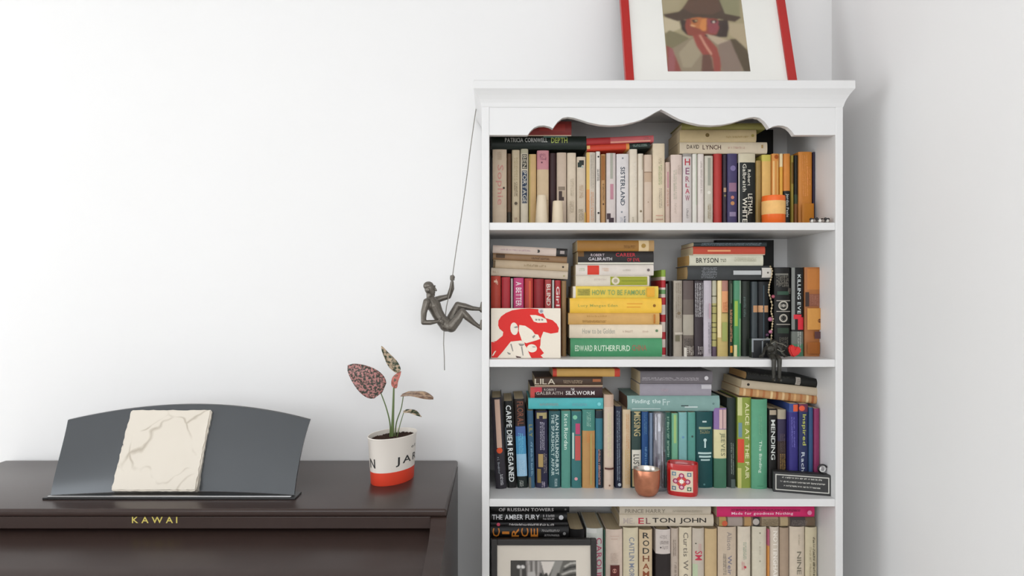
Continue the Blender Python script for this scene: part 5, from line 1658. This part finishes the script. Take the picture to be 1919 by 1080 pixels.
def PH(u, v_, off):
    x = (u - .5) * pw2
    k = min(1, abs(x) / ax_)
    y = -ay_ * (1 - k ** (2 / .75)) ** (.75 / 2)
    return (x, y - off, pz0 + v_ * (pz1 - pz0))


def patch(b, u0, u1, v0, v1, m, off):
    K = 6
    vs2 = []
    for i in range(K + 1):
        u = u0 + (u1 - u0) * i / K
        vs2 += [PH(u, v0, off), PH(u, v1, off)]
    b.add(vs2, [(2 * i, 2 * i + 2, 2 * i + 3, 2 * i + 1) for i in range(K)], m)


b = MB()
patch(b, 0, 1, 0, 1, mat('#d8c6ae', .5, 0, .06, 90), .0004)
pan_o = b.build('mosaic_panel', hold, recalc=False)


def ring_patch(uc, vc, ru, rv_, c, off, rot=0.0, n=4):
    b = MB()
    b.add([PH(uc + ru * math.cos(rot + 2 * math.pi * k / n), vc + rv_ * math.sin(rot + 2 * math.pi * k / n), off) for k in range(n)], [list(range(n))], mat(c, .35, 0, .04, 40))
    b.build('mosaic_piece', pan_o, recalc=False)


for du, dv in ((0, .27), (0, -.27), (.27, 0), (-.27, 0)):
    ring_patch(.5 + du, .5 + dv, .13, .13, '#9a2c58', .0007, 0, 8)
    ring_patch(.5 + du, .5 + dv, .07, .07, '#d8a8b4', .0009, 0, 8)
for du, dv, c in ((.34, .34, '#5a7a8a'), (-.34, .34, '#6a8a9a'), (.34, -.34, '#4a6a52'), (-.34, -.34, '#5a7a8a')):
    ring_patch(.5 + du, .5 + dv, .13, .13, c, .0007, math.pi / 4, 4)
    ring_patch(.5 + du, .5 + dv, .06, .06, '#d8ccb8', .0009, 0, 4)
for du, dv in ((.12, .12), (-.12, .12), (.12, -.12), (-.12, -.12)):
    ring_patch(.5 + du, .5 + dv, .11, .11, '#c43a34', .0008, 0, 4)
ring_patch(.5, .5, .12, .12, '#ece4d8', .0011, math.pi / 4, 4)

xa, ya = X(1448.5, 1.816), 1.816
xb, yb = X(1559, 1.774), 1.774
yaw = math.atan2(yb - ya, xb - xa)
sw = math.hypot(xb - xa, yb - ya)
sh = .0535
sign = thing('sign_block', 'black slate block sign with pale border and three lines of small print', 'sign', (xa, ya, SHELF[2]), rot=(0, 0, yaw))
b = MB()
b.bevbox(0, sw, 0, .026, 0, sh, mat('#2a2a2a', .55, 0, .2, 90, .2), .002)
blk_o = b.build('block', sign)
b = MB()
M_pale = mat('#c6c4bc', .6, 0, .05, 60)
e0, e1 = .006, .0085
for q in ((e0, sw - e0, e0, e1), (e0, sw - e0, sh - e1, sh - e0), (e0, e1, e1, sh - e1), (sw - e1, sw - e0, e1, sh - e1)):
    b.box(q[0], q[1], -.0005, .0003, q[2], q[3], M_pale)
b.build('border', blk_o, recalc=False)
b = MB()
random.seed(11)
for i, (f0, f1) in enumerate(((.16, .83), (.13, .88), (.19, .81))):
    zc = sh * (.71 - .2 * i)
    p = f0 * sw
    while p < f1 * sw:
        if random.random() < .16:
            p += .002
        w = random.uniform(.0012, .0024)
        hgt = random.choice((.0032, .0032, .0046))
        b.box(p, p + .0005, -.0004, .0002, zc, zc + hgt, M_pale)
        b.box(p, p + w, -.0004, .0002, zc + random.choice((0, .0013, .0026)), zc + random.choice((.0032, .0034)), M_pale)
        p += w + .0007
b.build('small_print', blk_o, recalc=False)['kind'] = 'stuff'

rb = thing('curled_ribbon', 'small curled black and white ribbon ornament on top of the black sign', 'ornament',
           (X(1543, 1.79), 1.795, SHELF[2] + sh))
for nm, m, rad, ph0, c_ in (('black_curl', mat('#171717', .3, 0, 0, 10), .0105, 0.4, (0, 0, .0125)), ('white_curl', mat('#d8d8d4', .3, 0, 0, 10), .0075, 2.4, (.0, -.002, .0125))):
    b = MB()
    b.tube([(c_[0] + rad * math.cos(ph0 + k * .3), c_[1] - .003 + .0005 * k, c_[2] + rad * math.sin(ph0 + k * .3)) for k in range(20)], .0021, m, 8)
    b.build(nm, rb, smooth=True)
